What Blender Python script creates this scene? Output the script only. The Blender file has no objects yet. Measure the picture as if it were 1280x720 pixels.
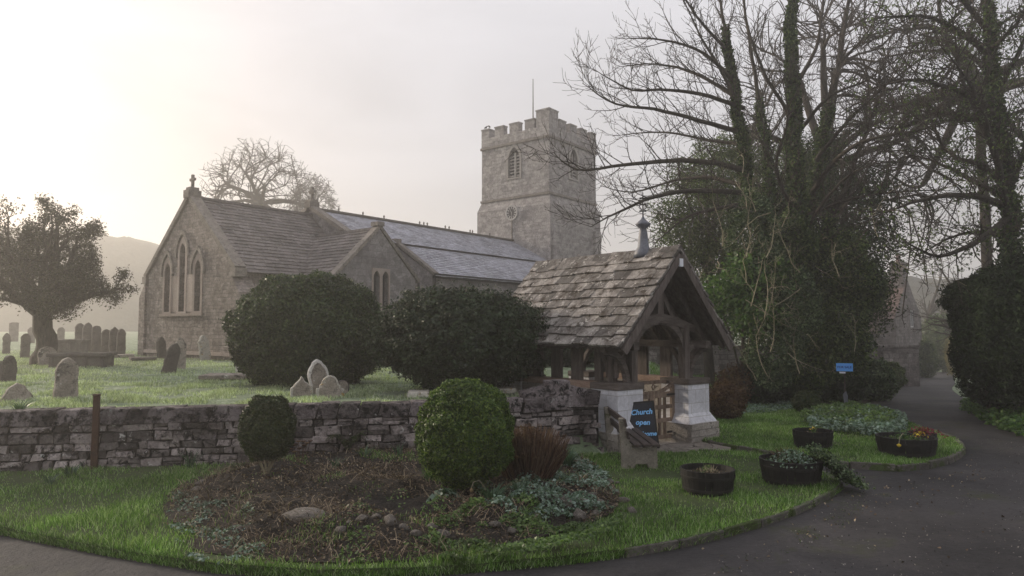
import bpy, bmesh, math, random
import numpy as np
from mathutils import Vector, Matrix, noise
from mathutils.geometry import tessellate_polygon, delaunay_2d_cdt
random.seed(7); RNG = np.random.default_rng(11)
S = bpy.context.scene; COL = S.collection
PI = math.pi
# ------------------------------------------------------------ camera maths
F = 860.0; PITCH = math.atan(50/860.0); CH = 2.1
cp, sp = math.cos(PITCH), math.sin(PITCH)
def ray(px, py):
    u = (px-640)/F; v = (360-py)/F
    return u, cp - v*sp, sp + v*cp
def at(px, py, D):
    x, y, z = ray(px, py); k = D/y
    return Vector((x*k, D, CH + z*k))
def gp(px, py, z=0.0):
    x, y, zz = ray(px, py); k = (z-CH)/zz
    return Vector((x*k, y*k, z))
def ss(a, b, x):
    t = np.clip((np.asarray(x, float)-a)/(b-a), 0, 1); return t*t*(3-2*t)
# ------------------------------------------------------------ objects
def tag(o, label=None, cat=None, group=None, kind=None):
    if label: o['label'] = label
    if cat: o['category'] = cat
    if group: o['group'] = group
    if kind: o['kind'] = kind
    return o
def empty(name, loc, rz=0, label=None, cat=None, group=None, tilt=None):
    o = bpy.data.objects.new(name, None); COL.objects.link(o)
    o.location = loc; o.rotation_euler = (tilt[0] if tilt else 0, tilt[1] if tilt else 0, rz)
    o.empty_display_size = .2
    return tag(o, label, cat, group)
def link(name, me, mat, parent=None):
    o = bpy.data.objects.new(name, me); COL.objects.link(o)
    if mat is not None and len(me.materials) == 0: me.materials.append(mat)
    o.parent = parent
    return o
def copy_tree(o, parent=None):
    c = o.copy(); COL.objects.link(c); c.parent = parent
    for ch in list(o.children): copy_tree(ch, c)
    return c
class MB:
    def __init__(s): s.v = []; s.f = []; s.r = []
    def q(s): s.r += [random.random()]*(len(s.f)-len(s.r))
    def add(s, vs, fs):
        n = len(s.v); s.v += [tuple(v) for v in vs]; s.f += [tuple(i+n for i in f) for f in fs]; s.q()
    def box(s, c, d, rz=0, rx=0, ry=0, j=0):
        m = Matrix.Rotation(rz, 3, 'Z') @ Matrix.Rotation(rx, 3, 'X') @ Matrix.Rotation(ry, 3, 'Y')
        vs = []
        for x, y, z in ((-1,-1,-1),(1,-1,-1),(1,1,-1),(-1,1,-1),(-1,-1,1),(1,-1,1),(1,1,1),(-1,1,1)):
            p = Vector((x*d[0]/2, y*d[1]/2, z*d[2]/2))
            if j: p += Vector((random.uniform(-j,j), random.uniform(-j,j), random.uniform(-j,j)))
            vs.append(m @ p + Vector(c))
        s.add(vs, ((0,3,2,1),(4,5,6,7),(0,1,5,4),(1,2,6,5),(2,3,7,6),(3,0,4,7)))
    def beam(s, a, b, w, h, up=(0,0,1)):
        a = Vector(a); b = Vector(b); d = (b-a).normalized(); sd = d.cross(Vector(up))
        if sd.length < 1e-4: sd = d.cross(Vector((1,0,0)))
        sd.normalize(); u = sd.cross(d)
        vs = [p + sd*(x*w/2) + u*(y*h/2) for p in (a,b) for x, y in ((-1,-1),(1,-1),(1,1),(-1,1))]
        s.add(vs, ((3,2,1,0),(4,5,6,7),(0,1,5,4),(1,2,6,5),(2,3,7,6),(3,0,4,7)))
    def tube(s, pts, rad, n=6, cap=True):
        pts = [Vector(p) for p in pts]; base = len(s.v); m = len(pts); ref = None
        for i, p in enumerate(pts):
            d = (pts[min(i+1,m-1)] - pts[max(i-1,0)])
            if d.length < 1e-9: d = Vector((0,0,1))
            d.normalize()
            if ref is None: ref = d.orthogonal().normalized()
            ref = ref - d*ref.dot(d)
            if ref.length < 1e-6: ref = d.orthogonal()
            ref.normalize(); b2 = d.cross(ref); r = rad[i] if hasattr(rad, '__len__') else rad
            for k in range(n):
                a = 2*PI*k/n; s.v.append(tuple(p + ref*(math.cos(a)*r) + b2*(math.sin(a)*r)))
        for i in range(m-1):
            for k in range(n):
                k2 = (k+1) % n
                s.f.append((base+i*n+k, base+i*n+k2, base+(i+1)*n+k2, base+(i+1)*n+k))
        if cap:
            s.f.append(tuple(base+k for k in range(n-1,-1,-1))); s.f.append(tuple(base+(m-1)*n+k for k in range(n)))
        s.q()
    def lathe(s, prof, c=(0,0,0), n=24, wob=0, sx=1, sy=1):
        base = len(s.v)
        for r, z in prof:
            for k in range(n):
                a = 2*PI*k/n; rr = r*(1+wob*math.sin(k*7.3+z*9))
                s.v.append((c[0]+math.cos(a)*rr*sx, c[1]+math.sin(a)*rr*sy, c[2]+z))
        for i in range(len(prof)-1):
            for k in range(n):
                k2 = (k+1) % n
                s.f.append((base+i*n+k, base+i*n+k2, base+(i+1)*n+k2, base+(i+1)*n+k))
        s.f.append(tuple(base+k for k in range(n-1,-1,-1)))
        s.f.append(tuple(base+(len(prof)-1)*n+k for k in range(n))); s.q()
    def slab(s, outer, holes, th, mp):
        """flat wall with holes; 2D points; mp(u, z, w) -> xyz, w=0 front, w=th back"""
        loops = [outer] + holes
        tris = tessellate_polygon([[Vector((p[0], p[1], 0)) for p in l] for l in loops])
        flat = [p for l in loops for p in l]; n = len(flat)
        vs = [mp(p[0], p[1], 0) for p in flat] + [mp(p[0], p[1], th) for p in flat]
        fs = []
        for t in tris: fs.append(tuple(t)); fs.append(tuple(i+n for i in reversed(t)))
        o = 0
        for l in loops:
            m = len(l)
            for i in range(m): fs.append((o+i, o+(i+1) % m, o+(i+1) % m+n, o+i+n))
            o += m
        s.add(vs, fs)
    def build(s, name, mat, parent=None, smooth=False, bevel=0):
        me = bpy.data.meshes.new(name); me.from_pydata(s.v, [], s.f); me.update()
        bm = bmesh.new(); bm.from_mesh(me); bmesh.ops.recalc_face_normals(bm, faces=bm.faces[:]); bm.to_mesh(me); bm.free()
        if smooth: me.polygons.foreach_set('use_smooth', [True]*len(me.polygons))
        a = me.attributes.new('rnd', 'FLOAT', 'FACE'); a.data.foreach_set('value', s.r)
        o = link(name, me, mat, parent)
        if bevel:
            b = o.modifiers.new('bevel', 'BEVEL'); b.width = bevel; b.segments = 2; b.limit_method = 'ANGLE'
        return o
def np_mesh(name, V, Fc, mat, parent=None, rnd=None, smooth=False):
    """V (n,3); Fc (m,k) constant-size faces"""
    me = bpy.data.meshes.new(name); m, k = Fc.shape
    me.vertices.add(len(V)); me.vertices.foreach_set('co', np.ascontiguousarray(V, dtype=np.float32).ravel())
    me.loops.add(m*k); me.loops.foreach_set('vertex_index', np.ascontiguousarray(Fc, dtype=np.int32).ravel())
    me.polygons.add(m); me.polygons.foreach_set('loop_start', np.arange(0, m*k, k, dtype=np.int32))
    me.update(calc_edges=True); me.validate()
    if rnd is not None:
        a = me.attributes.new('rnd', 'FLOAT', 'FACE'); a.data.foreach_set('value', np.asarray(rnd, dtype=np.float32))
    if smooth: me.polygons.foreach_set('use_smooth', [True]*m)
    return link(name, me, mat, parent)
def norm(a): return a/np.maximum(np.linalg.norm(a, axis=1, keepdims=True), 1e-9)
def leaves(name, C, N, size, mat, parent=None, aspect=.5, spread=.8, sizevar=.4):
    """one pointed four-cornered leaf, slightly folded, at each centre"""
    C = np.asarray(C, float); n = len(C)
    N = norm(np.asarray(N, float) + RNG.normal(0, spread, (n,3)))
    T = norm(np.cross(N, RNG.normal(0, 1, (n,3)))); B = np.cross(N, T)
    s = size*(1+RNG.uniform(-sizevar, sizevar, (n,1)))
    fold = N*s*.15
    V = np.empty((n,4,3)); V[:,0] = C - T*s*.5; V[:,1] = C + B*s*aspect*.5 + fold; V[:,2] = C + T*s*.5; V[:,3] = C - B*s*aspect*.5 + fold
    return np_mesh(name, V.reshape(-1,3), np.arange(n*4).reshape(n,4), mat, parent, RNG.random(n))
def pip(P, poly):
    P = np.asarray(P); x, y = P[:,0], P[:,1]; ins = np.zeros(len(P), bool); j = len(poly)-1
    for i in range(len(poly)):
        xi, yi = poly[i][0], poly[i][1]; xj, yj = poly[j][0], poly[j][1]
        if yi != yj:
            c = ((yi > y) != (yj > y)) & (x < (xj-xi)*(y-yi)/(yj-yi)+xi); ins ^= c
        j = i
    return ins
def smooth_poly(pts, n=4, closed=True):
    pts = [Vector(p[:2]) for p in pts]; out = []; m = len(pts)
    for i in range(m if closed else m-1):
        if closed: p0, p1, p2, p3 = pts[i-1], pts[i], pts[(i+1) % m], pts[(i+2) % m]
        else: p0, p1, p2, p3 = pts[max(i-1,0)], pts[i], pts[i+1], pts[min(i+2,m-1)]
        for k in range(n):
            t = k/n
            out.append(0.5*((2*p1)+(p2-p0)*t+(2*p0-5*p1+4*p2-p3)*t*t+(3*p1-p0-3*p2+p3)*t**3))
    if not closed: out.append(pts[-1])
    return out
def nz(x, y, z=0): return noise.noise(Vector((x, y, z)))
# ------------------------------------------------------------ materials
def newmat(name, rough=.8, spec=.3):
    m = bpy.data.materials.new(name); m.use_nodes = True; nt = m.node_tree
    b = nt.nodes['Principled BSDF']; b.inputs['Roughness'].default_value = rough
    b.inputs['Specular IOR Level'].default_value = spec
    return m, nt, b
def N_(nt, t, **kw):
    n = nt.nodes.new(t)
    for k, v in kw.items():
        if k in n.inputs: n.inputs[k].default_value = v
        else: setattr(n, k, v)
    return n
def coords(nt, scale=(1,1,1), rot=(0,0,0)):
    tc = N_(nt, 'ShaderNodeTexCoord'); mp = N_(nt, 'ShaderNodeMapping')
    mp.inputs['Scale'].default_value = scale; mp.inputs['Rotation'].default_value = rot
    nt.links.new(tc.outputs['Object'], mp.inputs['Vector']); return mp.outputs['Vector']
def nse(nt, vec, scale, detail=6, rough=.6, dist=0):
    n = N_(nt, 'ShaderNodeTexNoise', Scale=scale, Detail=detail, Roughness=rough, Distortion=dist)
    nt.links.new(vec, n.inputs['Vector']); return n.outputs['Fac']
def ramp(nt, fac, stops):
    r = N_(nt, 'ShaderNodeValToRGB'); e = r.color_ramp.elements
    while len(e) < len(stops): e.new(.5)
    for q, (p, c) in zip(e, stops):
        q.position = p; q.color = (*c, 1) if hasattr(c, '__len__') else (c, c, c, 1)
    nt.links.new(fac, r.inputs['Fac']); return r.outputs['Color']
def mix(nt, fac, a, b, mode='MIX'):
    n = N_(nt, 'ShaderNodeMix', data_type='RGBA', blend_type=mode)
    for s_, v in ((0, fac), (6, a), (7, b)):
        if isinstance(v, bpy.types.NodeSocket): nt.links.new(v, n.inputs[s_])
        elif hasattr(v, '__len__'): n.inputs[s_].default_value = (*v, 1)
        else: n.inputs[s_].default_value = v
    return n.outputs[2]
def bump(nt, b, h, strength=.5, dist=.02, prev=None):
    n = N_(nt, 'ShaderNodeBump', Strength=strength, Distance=dist)
    nt.links.new(h, n.inputs['Height'])
    if prev is not None: nt.links.new(prev, n.inputs['Normal'])
    nt.links.new(n.outputs['Normal'], b.inputs['Normal']); return n.outputs['Normal']
def patchy(name, c1, c2, scale=3, fine=40, rough=.85, bmp=.4, bd=.01, spots=None, spot_scale=9, spot_lo=.62, stretch=(1,1,1), spec=.3, spots2=None, s2_scale=4, s2_lo=.6, var=.3):
    m, nt, b = newmat(name, rough, spec); v = coords(nt, stretch)
    col = mix(nt, ramp(nt, nse(nt, v, scale, 8, .65), [(.35, 0.), (.65, 1.)]), c1, c2)
    f = nse(nt, v, fine, 4, .7)
    col = mix(nt, .55, col, mix(nt, 1, col, ramp(nt, f, [(.3, .45), (.7, 1.5)]), 'MULTIPLY'))
    a_ = N_(nt, 'ShaderNodeAttribute', attribute_name='rnd')
    col = mix(nt, 1, col, ramp(nt, a_.outputs['Fac'], [(0, 1-var*.5), (1, 1+var)]), 'MULTIPLY')
    if spots2:
        k = ramp(nt, nse(nt, v, s2_scale, 9, .7, .4), [(s2_lo-.02, 0.), (s2_lo+.09, 1.)]); col = mix(nt, k, col, spots2)
    if spots:
        k = ramp(nt, nse(nt, v, spot_scale, 9, .75, .3), [(spot_lo, 0.), (spot_lo+.04, 1.)]); col = mix(nt, k, col, spots)
    nt.links.new(col, b.inputs['Base Color'])
    n1 = bump(nt, b, nse(nt, v, scale*3, 8, .7), bmp, bd*3); bump(nt, b, f, bmp, bd, n1)
    return m
def masonry(name, c1, c2, mortar, bw, bh, mort=.02, wob=.05, spots=None, rough=.9, bmp=.7, stain=(.05,.045,.045), stain_lo=.6, msm=.3, voro=.45, fine=.8):
    """coursed stonework: brick pattern on (x+y, z) with wavering joints"""
    m, nt, b = newmat(name, rough, .2); v = coords(nt)
    sx = N_(nt, 'ShaderNodeSeparateXYZ'); nt.links.new(v, sx.inputs[0])
    ad = N_(nt, 'ShaderNodeMath', operation='ADD'); nt.links.new(sx.outputs[0], ad.inputs[0]); nt.links.new(sx.outputs[1], ad.inputs[1])
    cb = N_(nt, 'ShaderNodeCombineXYZ'); nt.links.new(ad.outputs[0], cb.inputs[0]); nt.links.new(sx.outputs[2], cb.inputs[1])
    nn = N_(nt, 'ShaderNodeTexNoise', Scale=2.5, Detail=4); nt.links.new(v, nn.inputs['Vector'])
    sb = N_(nt, 'ShaderNodeVectorMath', operation='MULTIPLY_ADD'); nt.links.new(nn.outputs['Color'], sb.inputs[0])
    sb.inputs[1].default_value = (wob*2, wob*2, 0); nt.links.new(cb.outputs[0], sb.inputs[2])
    br = N_(nt, 'ShaderNodeTexBrick', Scale=1.0); br.offset = .5; br.squash = .7; br.squash_frequency = 3
    br.inputs['Color1'].default_value = (*c1, 1); br.inputs['Color2'].default_value = (*c2, 1); br.inputs['Mortar'].default_value = (*mortar, 1)
    br.inputs['Mortar Size'].default_value = mort; br.inputs['Mortar Smooth'].default_value = msm
    br.inputs['Brick Width'].default_value = bw; br.inputs['Row Height'].default_value = bh
    nt.links.new(sb.outputs[0], br.inputs['Vector'])
    f = nse(nt, v, 14, 6, .7)
    col = mix(nt, fine, br.outputs['Color'], mix(nt, 1, br.outputs['Color'], ramp(nt, f, [(.3, .5), (.7, 1.45)]), 'MULTIPLY'))
    vv = N_(nt, 'ShaderNodeTexVoronoi', Scale=4.5); nt.links.new(v, vv.inputs['Vector'])
    col = mix(nt, voro, col, mix(nt, 1, col, ramp(nt, vv.outputs['Color'], [(.2, .55), (.8, 1.5)]), 'MULTIPLY'))
    st = ramp(nt, nse(nt, v, .7, 9, .7, .5), [(stain_lo, 0.), (stain_lo+.2, .75)]); col = mix(nt, st, col, stain)
    if spots:
        k = ramp(nt, nse(nt, v, 5, 9, .75), [(.64, 0.), (.70, 1.)]); col = mix(nt, k, col, spots)
    nt.links.new(col, b.inputs['Base Color'])
    iv = N_(nt, 'ShaderNodeMath', operation='SUBTRACT'); iv.inputs[0].default_value = 1; nt.links.new(br.outputs['Fac'], iv.inputs[1])
    n1 = bump(nt, b, iv.outputs[0], bmp, .03); bump(nt, b, f, .5, .02, n1)
    return m
def leafmat(name, cols, trans=.3, rough=.45, spec=.35, tcol=None):
    m, nt, b = newmat(name, rough, spec)
    at_ = N_(nt, 'ShaderNodeAttribute', attribute_name='rnd')
    col = ramp(nt, at_.outputs['Fac'], [(i/(max(len(cols)-1, 1)), c) for i, c in enumerate(cols)])
    v = coords(nt); col = mix(nt, 1, col, ramp(nt, nse(nt, v, 1.3, 3), [(.3, .65), (.7, 1.35)]), 'MULTIPLY')
    nt.links.new(col, b.inputs['Base Color'])
    tr = N_(nt, 'ShaderNodeBsdfTranslucent'); ms = N_(nt, 'ShaderNodeMixShader'); ms.inputs[0].default_value = trans
    nt.links.new(mix(nt, 1, col, tcol or (1.2, 1.4, .6), 'MULTIPLY'), tr.inputs['Color'])
    out = nt.nodes['Material Output']
    nt.links.new(b.outputs[0], ms.inputs[1]); nt.links.new(tr.outputs[0], ms.inputs[2]); nt.links.new(ms.outputs[0], out.inputs['Surface'])
    return m
M = {}
M['asphalt'] = patchy('asphalt', (.016,.015,.017), (.058,.053,.055), .55, 17, .8, 1, .015, spots=(.11,.10,.092), spot_scale=7, spot_lo=.655, spots2=(.030,.034,.013), s2_scale=1.1, s2_lo=.575)
M['turf'] = patchy('turf', (.035,.055,.016), (.06,.085,.028), 1.5, 60, .95, .8, .02, spots=(.08,.065,.04), spot_scale=3, spot_lo=.66)
M['yard'] = patchy('churchyard_turf', (.15,.205,.115), (.27,.325,.22), 1.1, 9, .95, .9, .04, spots=(.32,.37,.27), spot_scale=2.2, spot_lo=.56)
M['soil'] = patchy('soil', (.020,.017,.014), (.048,.038,.031), 4, 45, .95, .9, .03, spots=(.10,.075,.05), spot_scale=16, spot_lo=.63)
M['litter'] = patchy('leaf_litter', (.02,.016,.012), (.045,.036,.02), 3, 40, .95, .9, .03, spots=(.035,.05,.015), spot_scale=4, spot_lo=.58)
M['wallstone'] = patchy('wall_stone', (.055,.045,.043), (.28,.245,.24), 1.5, 26, .9, 1, .03, spots=(.58,.57,.56), spot_scale=9, spot_lo=.60, spots2=(.018,.016,.016), s2_scale=6.5, s2_lo=.52, var=1.3)
M['copestone'] = patchy('coping_stone', (.12,.10,.105), (.31,.27,.275), 2.5, 30, .9, 1, .03, spots=(.58,.58,.57), spot_scale=9, spot_lo=.62, spots2=(.014,.012,.013), s2_scale=8, s2_lo=.50, var=.9)
M['mortar'] = patchy('dark_mortar', (.012,.011,.011), (.04,.035,.034), 4, 30, .95, .8, .02)
M['chancel'] = masonry('chancel_rubble', (.175,.148,.132), (.265,.23,.21), (.165,.145,.132), .30, .13, .018, .11, stain_lo=.60, msm=.7, stain=(.09,.08,.075))
M['grey_ashlar'] = masonry('grey_coursed_stone', (.19,.175,.175), (.26,.24,.24), (.20,.185,.185), .5, .24, .012, .03, stain_lo=.46, stain=(.135,.12,.125))
M['tower'] = masonry('tower_coursed_stone', (.25,.232,.225), (.345,.32,.31), (.25,.232,.225), .42, .2, .014, .04, stain_lo=.56, stain=(.15,.138,.135))
M['dressing'] = patchy('dressed_stone', (.25,.20,.18), (.33,.28,.25), 2, 30, .85, .3, .005)
M['coping'] = patchy('coping', (.13,.115,.10), (.22,.195,.175), 4, 30, .9, .6, .02, spots=(.05,.045,.04), spot_scale=6, spot_lo=.58)
M['stoneslate'] = patchy('stone_slate', (.085,.074,.072), (.155,.138,.134), 1.6, 14, .85, .7, .015, spots=(.30,.28,.27), spot_scale=7, spot_lo=.60)
M['frostslate'] = patchy('frosted_slate', (.21,.21,.235), (.36,.36,.41), 1.2, 14, .8, .5, .01, spots=(.50,.51,.56), spot_scale=5, spot_lo=.56)
M['ridgeslate'] = patchy('mossy_slate', (.07,.06,.05), (.13,.12,.11), 1.2, 14, .85, .6, .01, spots=(.30,.30,.32), spot_scale=5, spot_lo=.64)
M['lychslate'] = patchy('lichened_stone_slate', (.095,.084,.076), (.27,.25,.235), 3.6, 30, .85, 1, .03, spots=(.58,.55,.52), spot_scale=8, spot_lo=.575, spots2=(.05,.036,.024), s2_scale=5, s2_lo=.545, var=.9)
M['glass'] = newmat('dark_glass', .15, .5)[0]; M['glass'].node_tree.nodes['Principled BSDF'].inputs['Base Color'].default_value = (.035,.033,.035,1)
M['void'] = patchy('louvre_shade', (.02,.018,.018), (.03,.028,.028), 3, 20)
M['louvre'] = patchy('stone_louvre', (.26,.24,.22), (.36,.33,.31), 3, 20)
M['oak'] = patchy('weathered_oak', (.06,.048,.042), (.15,.125,.115), 3, 22, .8, .7, .01, stretch=(5,5,.6))
M['oakh'] = patchy('weathered_oak_beam', (.06,.048,.042), (.14,.118,.108), 3, 22, .8, .7, .01, stretch=(1,1,5))
M['gateoak'] = patchy('warm_oak', (.11,.075,.055), (.24,.18,.14), 3, 22, .75, .6, .008, stretch=(5,5,.8))
M['limewash'] = masonry('pale_ashlar', (.50,.50,.54), (.64,.64,.69), (.40,.39,.40), .43, .245, .007, .012, stain_lo=.52, stain=(.36,.34,.31), bmp=.25, voro=.12, fine=.35)
M['rubble'] = patchy('pale_rubble', (.22,.20,.18), (.36,.33,.30), 3, 26, .9, .8, .02, spots=(.06,.055,.05), spot_scale=6, spot_lo=.58)
M['sill'] = patchy('oak_plate', (.22,.15,.12), (.36,.26,.21), 3, 26, .8, .5, .01, stretch=(1,1,4))
M['lead'] = patchy('lead', (.07,.075,.095), (.12,.13,.16), 4, 30, .5, .2, .004, spec=.5)
M['iron'] = patchy('black_iron', (.012,.011,.011), (.025,.022,.02), 6, 40, .55, .3, .003)
M['rust'] = patchy('rusty_iron', (.035,.017,.011), (.075,.035,.022), 6, 50, .85, .5, .004)
M['tarred'] = patchy('blackened_barrel_wood', (.006,.0055,.0055), (.014,.012,.012), 4, 40, .55, .5, .006, stretch=(6,6,.8))
M['concrete'] = patchy('mossy_concrete', (.19,.17,.14), (.30,.275,.24), 4, 40, .9, .6, .008, spots=(.07,.075,.035), spot_scale=5, spot_lo=.56)
M['slat'] = patchy('worn_bench_slat', (.03,.022,.02), (.065,.05,.046), 4, 40, .6, .5, .006, stretch=(8,1,8))
M['board'] = patchy('blackboard', (.010,.012,.018), (.018,.020,.028), 3, 30, .6, .1, .002)
M['grave'] = patchy('lichened_limestone', (.19,.165,.14), (.36,.32,.28), 3, 35, .9, .7, .012, spots=(.52,.51,.48), spot_scale=7, spot_lo=.60, spots2=(.04,.034,.03), s2_scale=4, s2_lo=.53)
M['gravelight'] = patchy('pale_headstone', (.42,.40,.36), (.56,.53,.48), 3, 35, .9, .6, .01, spots=(.32,.21,.06), spot_scale=6, spot_lo=.57, spots2=(.10,.09,.08), s2_scale=5, s2_lo=.56)
M['gravedark'] = patchy('dark_headstone', (.06,.05,.045), (.13,.115,.10), 3, 35, .9, .7, .012, spots=(.30,.29,.27), spot_scale=8, spot_lo=.66)
M['pebble'] = patchy('pebble', (.09,.08,.07), (.22,.195,.17), 5, 30, .8, .5, .01, spots=(.42,.42,.42), spot_scale=6, spot_lo=.6)
M['bark'] = patchy('bark', (.035,.028,.022), (.085,.07,.055), 6, 40, .9, .8, .02, stretch=(3,3,.7), spots=(.045,.06,.018), spot_scale=3, spot_lo=.58)
M['twig'] = patchy('twig_bark', (.03,.024,.02), (.06,.05,.04), 3, 20, .85, .2, .004)
M['paletwig'] = patchy('pale_dead_twig', (.17,.15,.10), (.30,.27,.19), 3, 20, .85, .2, .004)
M['redstem'] = leafmat('dead_red_stem', [(.04,.022,.018), (.095,.055,.042), (.17,.115,.08)], .1, .8, .1)
M['house'] = masonry('cottage_stone', (.13,.115,.11), (.21,.19,.18), (.13,.115,.11), .5, .22, .02, .04, stain_lo=.5)
M['tileroof'] = patchy('red_tile', (.10,.07,.06), (.16,.115,.10), 2, 20, .85, .4, .01)
M['frame'] = patchy('white_frame', (.5,.5,.5), (.6,.6,.6), 3, 20, .6, .1, .002)
M['hedge_hill'] = patchy('misty_wood', (.035,.035,.022), (.07,.065,.04), .12, 1.2, .95, .9, .4)
M['yew'] = leafmat('yew_leaf', [(.010,.022,.008), (.03,.055,.016), (.075,.11,.034)], .2)
M['ivydark'] = leafmat('dark_ivy_leaf', [(.008,.018,.005), (.026,.05,.013), (.06,.10,.028), (.13,.17,.06)], .15, .6, .2)
M['yellowing'] = leafmat('yellowing_leaf', [(.10,.09,.02), (.16,.13,.03)], .3)
M['yewgreen'] = leafmat('dark_evergreen_leaf', [(.010,.022,.006), (.022,.042,.012), (.05,.08,.022)], .2, .6, .2)
M['holly'] = leafmat('holly_leaf', [(.010,.020,.009), (.020,.036,.014), (.04,.062,.026)], .12, .55, .3)
M['box'] = leafmat('box_leaf', [(.014,.032,.008), (.045,.09,.018), (.09,.15,.028), (.17,.23,.05)], .3)
M['boxdark'] = leafmat('dark_box_leaf', [(.014,.026,.008), (.028,.048,.013), (.06,.075,.022)], .25)
M['ivy'] = leafmat('ivy_leaf', [(.014,.03,.010), (.03,.06,.02), (.07,.11,.045), (.17,.22,.12)], .2, .5, .3)
M['laurel'] = leafmat('laurel_leaf', [(.025,.06,.018), (.055,.11,.03), (.11,.18,.055)], .35, .5, .2)
M['holm'] = leafmat('evergreen_leaf', [(.03,.05,.014), (.06,.09,.025), (.12,.16,.05)], .3)
M['conifer'] = leafmat('conifer_spray', [(.007,.014,.006), (.016,.028,.011), (.034,.054,.02)], .12, .7, .12)
M['brownleaf'] = leafmat('brown_leaf', [(.05,.025,.018), (.09,.05,.03), (.14,.09,.05)], .2, .8, .1)
M['treeleaf'] = leafmat('old_yew_leaf', [(.022,.020,.012), (.04,.036,.018), (.06,.055,.026)], .2)
M['clockblack'] = patchy('clock_face_stone', (.07,.065,.065), (.10,.095,.09), 3, 20)
M['clockpale'] = patchy('pale_clock_numerals', (.32,.305,.295), (.40,.38,.37), 3, 20)
M['frostleaf'] = leafmat('frosted_leaf', [(.03,.065,.03), (.07,.12,.075), (.14,.20,.16), (.24,.31,.28)], .2, .6)
M['greenleaf'] = leafmat('fresh_leaf', [(.03,.06,.015), (.06,.11,.025), (.12,.19,.05)], .3)
M['daff'] = leafmat('daffodil_leaf', [(.025,.06,.03), (.05,.10,.055), (.09,.15,.09)], .25)
M['grass'] = leafmat('grass_blade', [(.05,.115,.02), (.095,.195,.036), (.16,.29,.06), (.38,.46,.28)], .3, .6, .15, (1.1,1.15,.6))
M['yardgrass'] = leafmat('frosted_grass_blade', [(.18,.23,.13), (.30,.35,.24), (.52,.56,.47)], .35, .6, .15)
M['deadgrass'] = leafmat('straw', [(.10,.07,.035), (.18,.13,.07), (.28,.22,.13)], .2, .8, .1)
M['debris'] = leafmat('dead_leaf', [(.028,.020,.015), (.075,.053,.038), (.15,.112,.08), (.32,.26,.19)], .1, .8, .1)
M['grit'] = leafmat('grit', [(.015,.014,.014), (.05,.045,.045), (.16,.145,.13), (.30,.28,.26)], 0, .9, .1)
M['yellow'] = leafmat('yellow_petal', [(.6,.42,.03), (.75,.55,.06)], .3)
M['red'] = leafmat('red_petal', [(.14,.012,.03), (.25,.04,.06)], .3)
def emissive_free(name, c, rough=.6):
    m, nt, b = newmat(name, rough); b.inputs['Base Color'].default_value = (*c, 1); return m
M['bluesign'] = emissive_free('sign_blue', (.10,.32,.75)); M['navy'] = emissive_free('navy_lettering', (.01,.03,.22))
M['chalk'] = emissive_free('chalk', (.22,.50,.85), .9); M['white'] = emissive_free('white_paint', (.7,.72,.78))
M['black'] = emissive_free('black_paint', (.012,.012,.012))
M['jackdaw'] = emissive_free('black_feather', (.02,.02,.022))
# ------------------------------------------------------------ world, light, air, camera
W = bpy.data.worlds.new('World'); S.world = W; W.use_nodes = True; nt = W.node_tree
SUN_EL, SUN_AZ = math.radians(17), math.radians(-58)      # azimuth from +Y, negative = to the left
sky = nt.nodes.new('ShaderNodeTexSky'); sky.sky_type = 'NISHITA'; sky.sun_disc = False
sky.sun_elevation = SUN_EL; sky.sun_rotation = SUN_AZ; sky.air_density = 1.0; sky.dust_density = 5; sky.ozone_density = 1
bg = nt.nodes['Background']; bg.inputs['Strength'].default_value = .15
mx = nt.nodes.new('ShaderNodeMix'); mx.data_type = 'RGBA'; mx.inputs[0].default_value = .84
tcw = nt.nodes.new('ShaderNodeTexCoord'); sxw = nt.nodes.new('ShaderNodeSeparateXYZ'); nt.links.new(tcw.outputs['Generated'], sxw.inputs[0])
crw = nt.nodes.new('ShaderNodeValToRGB'); nt.links.new(sxw.outputs[2], crw.inputs['Fac']); crw.color_ramp.elements[0].color = (.425,.415,.445,1); crw.color_ramp.elements[1].color = (1,.99,1.04,1)
vmw = nt.nodes.new('ShaderNodeVectorMath'); vmw.operation = 'SCALE'; vmw.inputs['Scale'].default_value = 8.8; nt.links.new(crw.outputs[0], vmw.inputs[0])
nzw = nt.nodes.new('ShaderNodeTexNoise'); nzw.inputs['Scale'].default_value = 2.2; nzw.inputs['Detail'].default_value = 5; nzw.inputs['Distortion'].default_value = .6; mpw = nt.nodes.new('ShaderNodeMapping'); mpw.inputs['Scale'].default_value = (1, 1, 3.2); nt.links.new(tcw.outputs['Generated'], mpw.inputs['Vector']); nt.links.new(mpw.outputs[0], nzw.inputs['Vector'])
mrw = nt.nodes.new('ShaderNodeMapRange'); mrw.inputs['From Min'].default_value = .3; mrw.inputs['From Max'].default_value = .7; mrw.inputs['To Min'].default_value = 7.6; mrw.inputs['To Max'].default_value = 9.8; nt.links.new(nzw.outputs['Fac'], mrw.inputs['Value']); nt.links.new(mrw.outputs[0], vmw.inputs['Scale'])
nt.links.new(vmw.outputs[0], mx.inputs[7])               # cloud veil: an overcast sky is brighter overhead than at the horizon
tw_ = nt.nodes.new('ShaderNodeMix'); tw_.data_type = 'RGBA'; tw_.blend_type = 'MULTIPLY'; tw_.inputs[0].default_value = 1; tw_.inputs[7].default_value = (1,.90,.76,1); nt.links.new(sky.outputs[0], tw_.inputs[6]); nt.links.new(tw_.outputs[2], mx.inputs[6]); nt.links.new(mx.outputs[2], bg.inputs['Color'])
sl = bpy.data.lights.new('sun', 'SUN'); so = bpy.data.objects.new('sun', sl); COL.objects.link(so)
sl.energy = 4.4; sl.angle = math.radians(6); sl.color = (1, .86, .68)
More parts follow.
